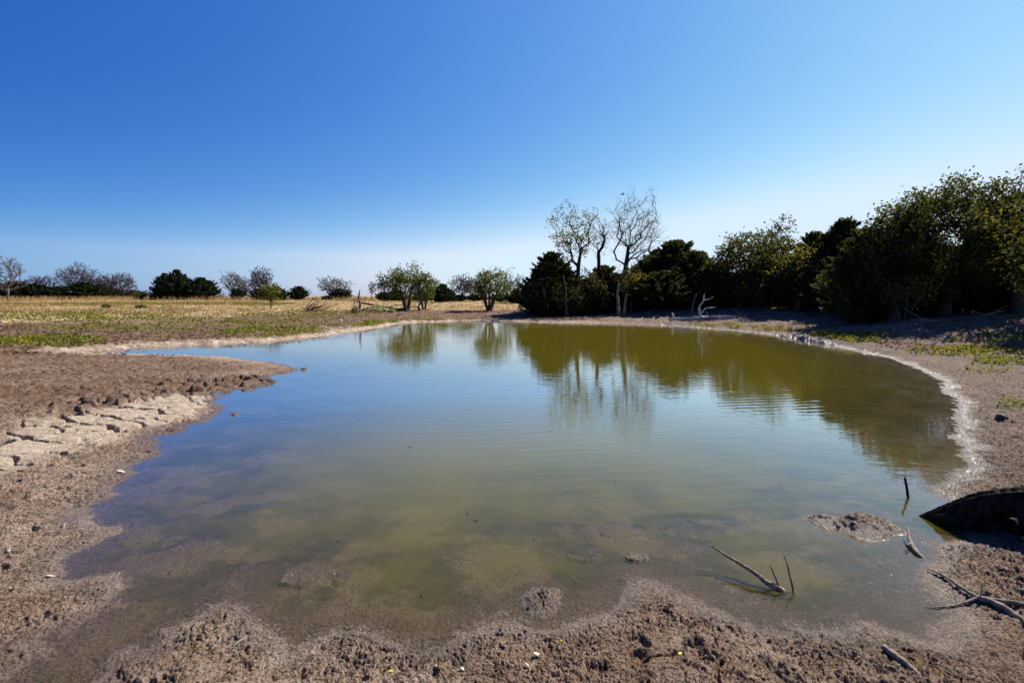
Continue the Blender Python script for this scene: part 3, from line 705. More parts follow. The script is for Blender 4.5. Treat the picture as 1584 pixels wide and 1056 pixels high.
# ---- bare trees far off
GB = 'leafless trees across the pasture'
def rg_(s): return np.random.default_rng(s)
BARE = [
 (145, 426, 130, 40, B_twig, 'faint purple tree behind the right side of the widest purple tree', 420, .04, .15),
 (380, 428, 112, 34, B_twig, 'low purple tree filling the space between the thin grey tree and the dense purple tree', 360, .034, .15),
 (735, 428, 88, 40, B_grey, 'grey bare tree directly behind the many-stemmed green tree', 420, .026, .15),
 (667, 426, 84, 34, B_grey, 'grey bare tree behind the right edge of the leaning green tree', 320, .026, .2),
 (6, 390, 92, 62, B_grey, 'pale bare tree cut by the left edge of the picture', 300, .03, .2),
 (62, 424, 122, 50, B_twig, 'low round purple-grey tree, second from the left edge', 520, .035, .2),
 (120, 407, 118, 68, B_twig, 'widest purple-grey twiggy tree on the left skyline', 700, .035, .2),
 (163, 424, 120, 30, B_twig, 'narrow left one of the joined pair of purple trees', 420, .035, .2),
 (188, 419, 118, 46, B_twig, 'wider right one of the joined pair of purple trees', 560, .035, .15),
 (360, 417, 104, 42, B_grey, 'thin twiggy grey tree right of the three open cedars', 420, .028, .2),
 (402, 411, 98, 38, B_twig, 'dense purple tree rising behind the small bright green tree', 560, .03, .2),
 (515, 425, 100, 62, B_grey, 'round grey bare tree between the lone cedar and the leaning green tree', 620, .028, .12),
 (575, 434, 92, 14, B_grey, 'slim little bare tree right of the round grey one', 120, .028, .3),
 (594, 430, 88, 26, B_grey, 'grey bare tree just left of the leaning green tree', 260, .026, .35),
 (716, 424, 84, 48, B_twig, 'twiggy tree standing left behind the many-stemmed green tree', 560, .028, .2),
 (782, 420, 74, 34, B_grey, 'thin bare tree right behind the many-stemmed green tree', 300, .024, .2),
 (803, 424, 72, 26, B_grey, 'last thin bare tree before the left end of the wood', 240, .022, .2),
 (1090, 395, 46, 40, B_grey, 'thin grey twiggy top showing between the middle cedars and the leafy oak', 260, .014, .3),
]
for i, (px, pt, Yd, pw, bm_, lab, nt_, rt, cl_) in enumerate(BARE):
    loc, h, wd = place(px, pt, Yd, pw); bare('bare_tree', loc, h, wd, rg_(100 + i), bm_, lab, GB, nt_, rt, cl_)

# ---- tall trees behind the pond
loc, h, wd = place(886, 311, 41, 96)
broad('sparse_tree', loc, h, wd, rg_(201), L_yel, B_silh, per=8, leaf=.08, trunk_f=.42, crown_lo=.42, rbase=.17, ntarget=330, rtip=.009, spread=.16, holes=.35, tintbias=-.2, lean=(.5, 0),
      label='tall tree with thin scattered yellow-green leaves, left of the bare pair', cat='tree')
loc, h, wd = place(930, 330, 41.5, 34); 
o = bare('bare_tree', loc, h, wd, rg_(202), B_silh, 'tall narrow leafless tree between the sparse leafy tree and the tallest bare tree', None, 90, .010, .55, rbase=.15, trunk_f=.5, lean=(-.2, 0), twig=.02, wig=.03, curve=.1)
loc, h, wd = place(961, 299, 40.5, 96)
bare('bare_tree', loc, h, wd * 1.0, rg_(203), B_silh, 'tallest wide-crowned leafless tree rising above the cedars', None, 400, .009, .40, rbase=.19, trunk_f=.42, lean=(.7, 0), cx=1.25, twig=.02, alpha=.14, wig=.03, curve=.1)
for (px, pt, Yd, pw, lab, tb, cr) in (
 (915, 412, 39.5, 56, 'yellow-green bush under the sparse leaved tree', .1, .1), (975, 402, 39.5, 56, 'yellow-green tree at the foot of the tallest bare tree', .1, .15), (890, 440, 38.5, 40, 'low olive bush at the water side of the sparse leaved tree', -.2, .05)):
    loc, h, wd = place(px, pt, Yd, pw)
    broad('leafy_bush', loc, h, wd, rg_(int(px)), L_yel, B_dark, per=8, leaf=.085, ntarget=220, spread=.17, crown_lo=cr, holes=.2, tintbias=tb - .3, stems=3, rbase=.08, label=lab, cat='bush')
# ---- leafy trees of the wood
LEAFY = [
 ('oak_tree', 1150, 356, 37, 120, 520, 'leafy oak with sky showing through its crown, middle of the wood', -.02, L_oak, .08),
 ('oak_tree', 1200, 346, 38, 80, 300, 'narrow leafy tree whose tip tops the right side of the leafy oak', -.02, L_oak, .12),
 ('leafy_tree', 1240, 378, 35.5, 70, 240, 'yellow-green young tree between the leafy oak and the spiky-tipped cedar', -.15, L_yel, .1),
 ('broadleaf_tree', 1480, 263, 33, 230, 950, 'great broadleaf tree, the biggest crown on the right bank', -.0, L_oak, .06),
 ('broadleaf_tree', 1590, 280, 32, 130, 480, 'tall broadleaf tree cut by the right edge of the picture', -.08, L_oak, .1),
 ('broadleaf_tree', 1395, 318, 33.5, 110, 420, 'smaller broadleaf tree reaching out left of the great broadleaf tree', -.0, L_oak, .06),
]
for i, (nm, px, pt, Yd, pw, nt_, lab, tb, lm, cr) in enumerate(LEAFY):
    if px >= 1320: Yd *= .70
    elif px >= 1220: Yd -= 3
    loc, h, wd = place(px, pt - (16 if px > 1300 else 8), Yd, pw * 1.08)
    broad(nm, loc, h, wd, rg_(300 + i), lm, B_dark, per=(26 if Yd < 26 else 17) if lm is L_oak else 9, leaf=.068 if Yd < 26 else .09, ntarget=nt_, spread=.19, crown_lo=cr, holes=.05, tintbias=tb, rbase=.12 + h * .014, label=lab, cat='tree')
for i, (px, pt, Yd, pw, lab) in enumerate([(1690, 250, 18, 230, 'broad tree beyond the right edge of the picture, nearest the pond'), (1850, 130, 15.5, 380, 'big tree beyond the right edge of the picture, second from the pond')]):
    loc, h, wd = place(px, pt, Yd, pw)
    broad('broadleaf_tree', loc, h, wd, rg_(320 + i), L_oak, B_dark, per=22, leaf=.085, ntarget=420, spread=.2, crown_lo=.08, holes=.02, rbase=.2, label=lab, cat='tree')
for i, (px, pt, Yd, pw, lab) in enumerate([(1405, 415, 22, 90, 'low olive bush hanging over the sunlit mound'), (1330, 420, 26, 70, 'olive bush in front of the cedars left of the sunlit mound'), (1175, 430, 35, 80, 'bush with a few lit leaves below the leafy oak')]):
    loc, h, wd = place(px, pt, Yd, pw)
    broad('leafy_bush', loc, h, wd, rg_(330 + i), L_yel, B_dark, per=6, leaf=.08, ntarget=150, spread=.2, crown_lo=.25, holes=.35, tintbias=-.35, stems=3, rbase=.07, label=lab, cat='bush')

# ---- green trees at the far shore
loc, h, wd = place(628, 403, 48, 78)
broad('leaning_tree', loc, h, wd, rg_(401), L_mesq, B_dark, per=18, leaf=.095, ntarget=230, spread=.2, crown_lo=.12, holes=.12, stems=2, rbase=.22, cx=-.3, label='leaning green tree with a crooked dark trunk on the far shore', cat='tree')
loc, h, wd = place(655, 411, 47, 50)
broad('leaning_tree', loc, h, wd, rg_(402), L_mesq, B_dark, per=9, leaf=.085, ntarget=260, spread=.16, crown_lo=.1, holes=.3, stems=2, rbase=.14, label='thin half-leafless tree growing against the right side of the leaning green tree', cat='tree')
loc, h, wd = place(756, 409, 46, 76)
broad('many_stemmed_tree', loc, h, wd, rg_(403), L_mesq, B_dark, per=11, leaf=.085, ntarget=330, spread=.18, crown_lo=.18, holes=.22, stems=5, rbase=.22, label='many-stemmed green tree fanning up from one foot beyond the pond', cat='tree')
loc, h, wd = place(417, 436, 47, 34)
broad('small_tree', loc, h, wd, rg_(404), L_mesq, B_dark, per=12, leaf=.09, ntarget=110, spread=.16, crown_lo=.3, holes=.05, stems=1, rbase=.06, tintbias=.15, label='small bright green tree alone on the left shore', cat='tree')

# ------------------------------------------------------------------ smooth tubes for sticks and logs
def catmull(pts, n):
    p = np.array(pts, float); p = np.vstack([2 * p[0] - p[1], p, 2 * p[-1] - p[-2]]); out = []
    for i in range(1, len(p) - 2):
        for t in np.linspace(0, 1, n, endpoint=False):
            out.append(.5 * ((2 * p[i]) + (-p[i-1] + p[i+1]) * t + (2*p[i-1] - 5*p[i] + 4*p[i+1] - p[i+2]) * t * t + (-p[i-1] + 3*p[i] - 3*p[i+1] + p[i+2]) * t ** 3))
    out.append(p[-2]); return np.array(out)
def limb(name, pts, rads, m, parent=None, sides=10, sub=6, rough=.12, seed=0, freq=1.0):
    rg = rg_(seed + 900); c = catmull(pts, sub); n = len(c); rr2 = np.interp(np.linspace(0, 1, n), np.linspace(0, 1, len(rads)), rads)
    D = np.gradient(c, axis=0); U, Vv = frames(D)
    for i in range(1, n):                                   # keep the frame from flipping
        if U[i] @ U[i-1] < 0: U[i] *= -1; Vv[i] *= -1
    a = np.arange(sides) * 2 * np.pi / sides
    prof = 1 + rough * rg.normal(0, 1, sides)[None, :] * .6 + rough * rg.normal(0, 1, (n, sides)) * (.6 if sides < 24 else .22) + rough * (1 if sides < 24 else .25) * np.convolve(rg.normal(0, 1, n), np.ones(3) / 3, 'same')[:, None]
    ring = c[:, None, :] + (np.cos(a)[None, :, None] * U[:, None, :] + np.sin(a)[None, :, None] * Vv[:, None, :]) * (rr2[:, None] * prof)[:, :, None]
    V = np.vstack([ring.reshape(-1, 3), c[:1], c[-1:]])
    i = np.arange(n - 1)[:, None] * sides; j = np.arange(sides)[None, :]; j2 = (j + 1) % sides
    f = np.stack([i + j, i + j2, i + sides + j2, i + sides + j], -1).reshape(-1, 4); jj = np.arange(sides)
    t = np.vstack([np.stack([np.full(sides, n * sides), (jj + 1) % sides, jj], -1), np.stack([np.full(sides, n * sides + 1), (n-1) * sides + jj, (n-1) * sides + (jj + 1) % sides], -1)])
    return link_mesh(name, V, [f, t], m, parent)
def wp(px, py, base_py, z=None):
    """a point of a standing stick: above the water/ground spot seen at base_py"""
    Yd = P(px, base_py)[1]; x, zz = XZ(px, py, Yd); return (x, Yd, zz)
def gp(px, py, dz=0.0): g = G(px, py); return (g[0], g[1], g[2] + dz)

# forked branch standing in the shallows
o = empty('forked_branch', (0, 0, 0)); 
b = wp(1208, 912, 912); o.location = b
def rel(pts, b): return [tuple(np.array(p) - np.array(b)) for p in pts]
limb('main_stem', rel([(b[0]+.02, b[1], -.06), b, wp(1187, 901, 908), wp(1167, 885, 899), wp(1143, 870, 888), wp(1118, 855, 879), wp(1097, 841, 871)], b), [.020, .019, .015, .012, .010, .008, .004], B_stick, o, 9, 6, .13, 1)
limb('prong', rel([wp(1206, 911, 912), wp(1201, 896, 909), wp(1196, 884, 908), wp(1191, 874, 907)], b), [.009, .007, .005, .003], B_stick, o, 7, 5, .1, 2)
tag(o, 'dead forked branch leaning out of the shallow water, curved stem to the left', 'branch')
b = wp(1228, 915, 915)
s = limb('upright_stick', rel([(b[0]+.005, b[1], -.05), b, wp(1222, 890, 911), wp(1218, 873, 908), wp(1212, 856, 905)], b), [.008, .008, .006, .005, .003], B_stick, None, 7, 5, .14, 3); s.location = b
tag(s, 'thin upright stick in the shallows just right of the forked branch', 'stick')
b = wp(1405, 769, 769)
s = limb('upright_stick', rel([(b[0], b[1], -.05), b, wp(1403, 757, 768), wp(1400, 738, 767)], b), [.013, .012, .011, .009], B_black, None, 7, 5, .16, 4); s.location = b
tag(s, 'short black stick standing in the water above the log tip', 'stick')
b = wp(1420, 858, 858)
s = limb('leaning_stick', rel([(b[0]+.03, b[1]-.05, -.03), (b[0], b[1], .008), wp(1410, 842, 846), wp(1406, 830, 838), wp(1404, 817, 830)], b), [.010, .012, .013, .010, .008], B_drift, None, 8, 5, .22, 5); s.location = b
limb('stub', rel([wp(1409, 840, 846), wp(1402, 843, 850)], b), [.008, .006], B_drift, s, 6, 3, .1, 6)
tag(s, 'short knobbly grey stick between the mud islet and the right bank', 'stick')

# big dark fallen log
lo_ = G(1425, 806); LB = np.array([3.2, 4.0, 0])
LP = [(1411, 803, 3.98, .022, None), (1440, 793, 3.92, .05, None), (1480, 779, 3.82, .08, None), (1530, 763, 3.70, .095, None), (1584, 757, 3.60, .10, None), (1660, 757, 3.45, .105, None), (1780, 757, 3.3, .11, None), (1900, 755, 3.15, .11, None)]
def logpt(px, pytop, Yd, r): x, z = XZ(px, pytop, Yd); return (x, Yd, z - r * .92)
tr_pts = [logpt(a, b_, c, r) for a, b_, c, r, _ in LP]
b = tr_pts[0]; o = empty('fallen_log', (b[0], b[1], 0)); bb = (b[0], b[1], 0)
limb('trunk', rel(tr_pts, bb), [r for *_, r, _ in LP], B_black, o, 44, 18, .075, 10)
limb('lower_limb', rel([tuple(np.array(tr_pts[1]) + (.02, 0, -.01)), (3.38, 3.80, .05), (3.55, 3.70, .045), (3.8, 3.62, .05), (4.2, 3.62, .05), (4.7, 3.7, .03)], bb), [.045, .065, .07, .075, .08, .07], B_black, o, 28, 10, .07, 11)
limb('root', rel([tr_pts[6], (tr_pts[6][0] + .1, 3.35, .3), (tr_pts[6][0] + .15, 3.4, -.1)], bb), [.09, .08, .09], B_black, o, 16, 6, .1, 12)
limb('broken_stub', rel([tr_pts[3], tuple(np.array(tr_pts[3]) + (.07, .02, .125))], bb), [.05, .015], B_black, o, 12, 5, .25, 13)
limb('broken_stub', rel([tr_pts[4], tuple(np.array(tr_pts[4]) + (-.12, -.14, -.10))], bb), [.05, .03], B_black, o, 12, 5, .2, 14)
tag(o, 'big dark fallen log with its pointed end resting at the water on the right', 'log')

# branches lying on the mud, right foreground
b = gp(1512, 930, .01); o = empty('lying_branch', b)
limb('main_stem', rel([gp(1600, 968, .012), gp(1560, 948, .02), gp(1530, 935, .02), b, gp(1490, 917, .02), gp(1462, 895, .02), gp(1435, 882, .012)], b), [.02, .018, .016, .016, .010, .008, .004], B_drift, o, 9, 6, .12, 20)
limb('side_branch', rel([b, gp(1480, 938, .012), gp(1450, 941, .01), gp(1432, 939, .006)], b), [.010, .006, .004, .003], B_stick, o, 7, 6, .12, 21)
limb('side_branch', rel([gp(1525, 932, .02), gp(1555, 935, .03), gp(1600, 945, .03)], b), [.011, .013, .014], B_drift, o, 8, 6, .12, 22)
limb('twig', rel([gp(1516, 931, .01), (b[0]+.02, b[1]+.0, b[2]+.09)], b), [.005, .003], B_stick, o, 6, 4, .1, 23)
tag(o, 'grey forked branch lying on the mud of the right bank below the log', 'branch')
b = gp(1372, 1012, .01)
s = limb('half_buried_stick', rel([gp(1366, 1006, .012), gp(1390, 1022, .012), gp(1410, 1036, .01), gp(1432, 1052, -.01)], b), [.014, .014, .012, .008], B_drift, None, 9, 6, .08, 24); s.location = b
tag(s, 'smooth pale stick half sunk in the foreground mud near the lower right corner', 'stick')

# far shore: drift log with pale arms
def up(px, py, Yd): x, z = XZ(px, py, Yd); return (x, Yd, z)
g = G(1080, 496); Yd = g[1]; b = (g[0], g[1], g[2]); o = empty('drift_log', b)
limb('trunk', rel([up(1035, 493, Yd+.5), up(1060, 493, Yd+.2), up(1090, 492, Yd), up(1120, 491, Yd), up(1146, 490, Yd+.3)], b), [.05, .10, .14, .13, .07], B_pale, o, 12, 5, .1, 30)
limb('arm', rel([up(1084, 491, Yd), up(1082, 480, Yd), up(1082, 474, Yd), up(1088, 465, Yd), up(1089, 455, Yd)], b), [.09, .075, .055, .05, .025], B_pale, o, 8, 4, .12, 31)
limb('arm', rel([up(1086, 484, Yd), up(1091, 477, Yd), up(1100, 476, Yd), up(1108, 475, Yd)], b), [.045, .035, .03, .02], B_pale, o, 7, 4, .12, 32)
limb('arm', rel([up(1089, 464, Yd), up(1096, 463, Yd), up(1103, 459, Yd)], b), [.03, .025, .015], B_pale, o, 6, 4, .12, 33)
limb('arm', rel([up(1042, 492, Yd+.3), up(1040, 484, Yd+.3)], b), [.06, .04], B_pale, o, 7, 4, .12, 34)
limb('arm', rel([up(1092, 484, Yd-.1), up(1100, 490, Yd-.2), up(1112, 492, Yd-.2)], b), [.03, .03, .02], B_drift, o, 7, 4, .12, 35)
for i, px in enumerate((1086, 1092, 1098)):
    limb('support_limb', rel([up(px, 491, Yd-.3), up(px, 500, Yd-.5)], b), [.035, .03], B_black, o, 6, 3, .1, 36 + i)
tag(o, 'bleached drift log with upright crooked white arms on the far right shore', 'driftwood')
# pale dead trunks at the edge of the wood
for i, (pts, r, lab) in enumerate((
 ([(957, 482), (956, 470), (955, 455), (957, 438)], [.15, .10, .09, .06], 'thick pale broken trunk standing at the foot of the tallest bare tree'),
 ([(965, 482), (967, 468), (969, 455)], [.12, .07, .05], 'shorter pale trunk right beside the thick pale broken trunk'),
 ([(877, 462), (875, 448), (873, 436), (871, 425)], [.05, .05, .045, .03], 'slim pale snag leaning in the cedars left of the sparse leaved tree'),
 ([(1068, 481), (1073, 468), (1077, 455)], [.05, .04, .03], 'thin grey pole leaning in the shade left of the drift log'))):
    Yd = 37.2 if i != 3 else 33.5
    q = [up(a, b_, Yd) for a, b_ in pts]; z = float(Hs(q[0][0], Yd)[0]); q = [(q[0][0], Yd, z - .1)] + q[1:] if True else q
    if i == 2: q = [(q[0][0] + .1, Yd, z - .1)] + q
    b = q[0]; s = limb('tree_snag', rel(q, b), r if len(r) == len(q) else [r[0]] + r, B_drift if i < 2 else B_grey, None, 9, 5, .1, 50 + i); s.location = b; tag(s, lab, 'dead tree')
# snag post, fallen tree and brush on the far left shore
Yd = G(556, 485)[1]; b = gp(556, 485); o = empty('broken_snag', b)
limb('trunk', rel([(b[0], b[1], b[2]-.1), up(557, 470, Yd), up(555, 460, Yd), up(557, 448, Yd)], b), [.10, .085, .09, .03], B_grey, o, 9, 5, .22, 60)
limb('arm', rel([up(556, 468, Yd), up(550, 466, Yd), up(546, 463, Yd)], b), [.05, .045, .03], B_dark, o, 7, 4, .15, 61)
limb('arm', rel([up(548, 466, Yd), up(548, 480, Yd)], b), [.03, .03], B_dark, o, 7, 4, .15, 62)
tag(o, 'broken upright snag post with a side arm on the left shore', 'dead tree')
b = gp(600, 482); Yd = b[1]; o = empty('fallen_tree', b)
limb('trunk', rel([up(558, 468, Yd), up(575, 471, Yd), up(592, 474, Yd), up(612, 478, Yd), up(628, 478, Yd)], b), [.06, .08, .09, .10, .12], B_dark, o, 9, 5, .12, 63)
limb('limb', rel([up(560, 478, Yd-.4), up(578, 475, Yd-.2), up(590, 477, Yd)], b), [.05, .06, .05], B_dark, o, 8, 4, .12, 64)
limb('limb', rel([up(593, 475, Yd), up(594, 468, Yd-.2), up(596, 464, Yd-.3)], b), [.04, .03, .02], B_pale, o, 7, 4, .12, 65)
limb('limb', rel([up(600, 476, Yd), up(612, 472, Yd+.3), up(622, 473, Yd+.3)], b), [.04, .035, .03], B_dark, o, 7, 4, .12, 66)
tag(o, 'dark fallen tree lying between the snag post and the leaning green tree', 'fallen tree')
b = gp(649, 482); Yd = b[1]; o = empty('dead_stump', b)
limb('trunk', rel([(b[0], b[1], b[2]-.1), up(648, 473, Yd), up(652, 466, Yd), up(651, 461, Yd)], b), [.14, .08, .06, .04], B_dark, o, 9, 5, .15, 67)
limb('limb', rel([up(648, 476, Yd), up(641, 474, Yd), up(634, 476, Yd)], b), [.06, .05, .03], B_dark, o, 7, 4, .12, 68)
limb('limb', rel([up(655, 482, Yd-.3), up(668, 476, Yd-.2), up(680, 470, Yd)], b), [.03, .025, .02], B_drift, o, 7, 4, .12, 69)
tag(o, 'dark stump with low crooked limbs right of the leaning green tree', 'stump')
b = gp(487, 483); Yd = b[1]; o = empty('brush_pile', b); rg = rg_(70)
for i in range(13):
    a = rg.uniform(-1.1, .6); L = rg.uniform(.8, 2.0); x0 = rg.uniform(-1.3, .5)
    limb('branch', [(x0, rg.uniform(-.4, .4), .02), (x0 + L * math.cos(a) * .5, rg.uniform(-.4, .4), .1 + abs(L * math.sin(a)) * .35), (x0 + L * math.cos(a) + .2, rg.uniform(-.4, .4), .08 + abs(L * math.sin(a)) * .75)], [rg.uniform(.03, .06), .035, .012], B_dark if i % 4 else B_drift, o, 6, 4, .15, 71 + i)
tag(o, 'heap of dead branches on the left shore in front of the round grey bare tree', 'brush pile')
# dead branches along the foot of the wood
DB = [(1415, 470, 'bleached branch pile on the sunlit mound under the great broadleaf tree', B_pale, 6, 1.4), (1530, 490, 'grey fallen branches in the shade below the great broadleaf tree', B_drift, 5, 1.8),
      (1240, 488, 'grey fallen branch in the shade right of the drift log', B_drift, 3, 2.2), (1350, 478, 'thin grey branches in the dark hollow left of the sunlit mound', B_drift, 6, 1.8), (1440, 500, 'thin dead branches on the shaded slope below the sunlit mound', B_drift, 4, 1.3), (985, 486, 'small dead branches at the dark foot of the middle cedars', B_drift, 4, 1.2), (1165, 489, 'small weathered branch behind the right end of the drift log', B_drift, 3, 1.4)]
for k, (px, py, lab, m, n, L0) in enumerate(DB):
    b = gp(px, py); o = empty('dead_branches', b); rg = rg_(500 + k)
    for i in range(n):
        a = rg.uniform(-.5, .5) + (math.pi if rg.uniform() < .4 else 0); L = L0 * rg.uniform(.5, 1.1); x0 = rg.uniform(-.6, .6); e = rg.uniform(.05, .5)
        limb('branch', [(x0, rg.uniform(-.3, .3), .02), (x0 + math.cos(a) * L * .5, math.sin(a) * L * .5, .06 + e * .3), (x0 + math.cos(a) * L, math.sin(a) * L, .05 + e * rg.uniform(.3, 1.3))], [rg.uniform(.025, .045), .025, .008], m, o, 6, 4, .15, 600 + k * 10 + i)
    tag(o, lab, 'dead branches')

# ------------------------------------------------------------------ stones, clods, scraps
def lump(name, loc, s, m, seed, label, cat, group=None, flat=.6):
    import bmesh
    bm = bmesh.new(); bmesh.ops.create_icosphere(bm, subdivisions=3, radius=1)
    rg = rg_(seed); K = rg.normal(0, 1, (7, 3)); ph = rg.uniform(0, 6, 7)
    for v in bm.verts:
        c = np.array(v.co); f = 1 + .10 * sum(math.sin(2.2 * (K[i] @ c) + ph[i]) for i in range(7)) / 1.6
        v.co = Vector((c[0] * f * s[0], c[1] * f * s[1], c[2] * f * s[2]))
    me = bpy.data.meshes.new(name); bm.to_mesh(me); bm.free(); me.materials.append(m)
    for p in me.polygons: p.use_smooth = seed % 2 == 0
    o = bpy.data.objects.new(name, me); col.objects.link(o); o.location = loc; o.rotation_euler = (0, 0, rg.uniform(0, 6)); return tag(o, label, cat, group)
M_stone = plain('pale_stone', (.50, .45, .40), .8, (.36, .32, .29)); M_darkrock = plain('dark_clod', (.045, .035, .03), .75)
M_clod = plain('mud_clod', (.24, .17, .13), .9, (.12, .08, .06)); M_leafy = plain('yellow_leaf', (.62, .50, .03), .6); M_leafb = plain('brown_leaf', (.45, .20, .09), .7); M_leafp = plain('bleached_leaf', (.42, .35, .29), .85); M_speck = plain('dark_floating_leaf', (.02, .016, .012), .6)
g = G(1549, 649); lump('dark_clod', (g[0], g[1], g[2] + .03), (.07, .06, .055), M_darkrock, 3, 'dark lump of mud lying on the glistening right bank', 'clod')
for i, (px, py, s, lab) in enumerate(((715, 1036, .011, 'pale round stone on the foreground mud, bottom centre'), (674, 1034, .006, 'small pale stone left of the round one at bottom centre'), (527, 498, .13, 'pale stone on the left shore above the green weeds'), (673, 487, .1, 'pale stone on the far shore near the dark stump'))):
    g = G(px, py); lump('stone', (g[0], g[1], g[2] + s * .4), (s, s * .8, s * .6), M_stone, 20 + i, lab, 'stone')
g = G(615, 489); lump('dark_clod', (g[0], g[1], g[2] + .05), (.2, .14, .1), M_darkrock, 41, 'dark clod on the far shore below the leaning green tree', 'clod')
g = P(470, 571); lump('dark_clod', (g[0], g[1], .015), (.07, .05, .03), M_darkrock, 43, 'small dark clod just off the tip of the left mud spit', 'clod')
def scrap(name, px, py, L, wd, m, seed, label, cat, group=None, onwater=False):
    rg = rg_(seed); n = 7; u = np.linspace(0, 1, n); wv = wd * np.sin(np.pi * np.clip(u, .04, .96)) ** .7; bend = L * .22 * np.sin(u * 3.0 + rg.uniform(0, 2))
    top = []
    for k, s in enumerate((-1, 0, 1)): top.append(np.stack([(u - .5) * L, s * wv * .5, bend * (0 if onwater else .6) + (abs(s) * wd * .25)], -1))
    T = np.vstack(top); Bt = T - np.array([0, 0, .0012]); V = np.vstack([T, Bt]); f = []
    for k in range(2):
        for i in range(n - 1):
            a = k * n + i; f.append((a, a + 1, a + n + 1, a + n)); a += 3 * n; f.append((a, a + n, a + n + 1, a + 1))
    for i in range(n - 1): f.append((i, 3*n+i, 3*n+i+1, i+1)); a = 2*n+i; f.append((a, a+1, 3*n+a+1, 3*n+a))
    if onwater: g = P(px, py); z = .004
    else: g = G(px, py); z = g[2] + .006
    o = link_mesh(name, V, [np.array(f)], m); o.location = (g[0], g[1], z); o.rotation_euler = (rg.uniform(-.3, .3) * (not onwater), rg.uniform(-.3, .3) * (not onwater), rg.uniform(0, 6.28)); return tag(o, label, cat, group)
SCR = [(603, 1042, .035, .014, M_leafy, 'yellow fallen leaf on the bottom-centre mud'), (832, 1016, .05, .02, M_leafp, 'bleached scrap of bark on the foreground mud below the small mud islet'),
 (815, 1033, .03, .01, M_leafp, 'thin pale curl just below the bleached bark scrap'), (60, 823, .05, .02, M_leafb, 'orange-brown dead leaf on the left bank'), (100, 816, .08, .016, M_leafp, 'long bleached scrap on the left bank beside the orange leaf'),
 (70, 868, .045, .018, M_leafp, 'curled pale leaf on the left bank below the orange leaf'), (14, 855, .045, .02, M_leafp, 'pale scrap at the left edge of the left bank'), (78, 893, .05, .014, M_leafp, 'small pale scrap at the inlet of the left bank'),
 (187, 731, .08, .03, M_leafp, 'pale scrap on the shore point of the left bank'), (1052, 1012, .03, .012, M_leafy, 'small yellow leaf on the foreground mud right of centre'), (868, 994, .02, .01, M_leafy, 'tiny yellow leaf on the foreground mud near the small mud islet'), (517, 887, .02, .008, M_leafb, 'orange leaf on the half-sunk mud lump')]
for i, (px, py, L, wd, m, lab) in enumerate(SCR): scrap('dead_leaf', px, py, L, wd, m, 700 + i, lab, 'leaf', 'dead leaves and bark scraps on the mud')
g0 = 'dark leaves floating on the open water'
FL = [(738, 806), (735, 805), (850, 667), (855, 666), (524, 837), (826, 834), (653, 922), (892, 901), (723, 795), (262, 887), (315, 904), (215, 840), (634, 692), (953, 745)]
for i, (px, py) in enumerate(FL): scrap('floating_leaf', px, py, .02 * (1 if py > 750 else 1.8), .012, M_speck, 740 + i, 'tiny dark leaf speck floating on the open water', 'leaf', g0, True)
# straws and splinters on the foreground mud
for i, (a, b_, lab) in enumerate((((318, 936), (330, 945), 'yellow straw on the tip of the lower left mud point'), ((375, 1003), (398, 1002), 'pale straw lying level on the lower left mud point'), ((362, 1003), (382, 990), 'pale straw lying slanted on the lower left mud point'), ((1445, 1030), (1475, 1052), 'thin straw near the lower right corner'), ((818, 1040), (826, 1028), 'short pale splinter on the mud at bottom centre'))):
    p, q = gp(*a, .012), gp(*b_, .012); s = limb('straw', rel([p, tuple((np.array(p) + q) / 2 + (0, 0, .006)), q], p), [.0018, .002, .0012], M_leafp, None, 6, 4, .05, 760 + i); s.location = p; tag(s, lab, 'straw')
# a bird above the tallest bare tree
x, z = XZ(963, 301, 40.5); o = empty('flying_bird', (x, 40.5, z)); M_bird = plain('bird_feathers', (.03, .028, .03), .6)
limb('body', [(-.16, 0, .0), (-.08, 0, .01), (.02, 0, .015), (.10, 0, .02), (.15, 0, .03)], [.012, .035, .05, .035, .012], M_bird, o, 8, 4, .02, 90)
for s_ in (-1, 1):
    V = np.array([(.06, 0, .03), (-.04, 0, .03), (-.02, s_ * .16, .10), (.07, s_ * .16, .11), (-.06, s_ * .36, .04), (.0, s_ * .36, .05)]); V2 = V - (0, 0, .008)
    link_mesh('wing', np.vstack([V, V2]), [np.array([(0, 1, 2, 3), (3, 2, 4, 5), (6, 9, 8, 7), (9, 11, 10, 8), (0, 3, 9, 6), (3, 5, 11, 9), (5, 4, 10, 11), (4, 2, 8, 10), (2, 1, 7, 8)])], M_bird, o)
tag(o, 'small dark bird in the air above the tallest bare tree', 'bird')

# ------------------------------------------------------------------ ground cover (uncountable)
def scatter(region, n, rg): 
    x = rg.uniform(region[0], region[1], n); y = rg.uniform(region[2], region[3], n); return x, y
def blades(name, C, hgt, wid, rg, m, label, cat, tint=None, lean=.35):
    n = len(C); a = rg.uniform(0, 6.28, n); s = hgt * rg.uniform(.5, 1.3, n)
    tip = C + np.stack([rg.normal(0, lean, n) * s, rg.normal(0, lean, n) * s, s], -1); d = np.stack([np.cos(a), np.sin(a), 0 * a], -1) * (wid * rg.uniform(.6, 1.3, n))[:, None]
    mid = (C + tip) / 2 + d * .2
    V = np.stack([C - d, C + d, mid + d * .7, tip, mid - d * .7], 1).reshape(-1, 3); b = np.arange(n)[:, None] * 5
    t = rg.uniform(0, 1, n) if tint is None else tint
    o = link_mesh(name, V, [np.hstack([b, b + 1, b + 2, b + 3, b + 4])], m, smooth=False, attrs={'tint': np.repeat(t, 5)}); return tag(o, label, cat, None, 'stuff')
rg = rg_(800)
def masked(x, y):
    h, M_, sd = ground(x, y); return h, M_, sd
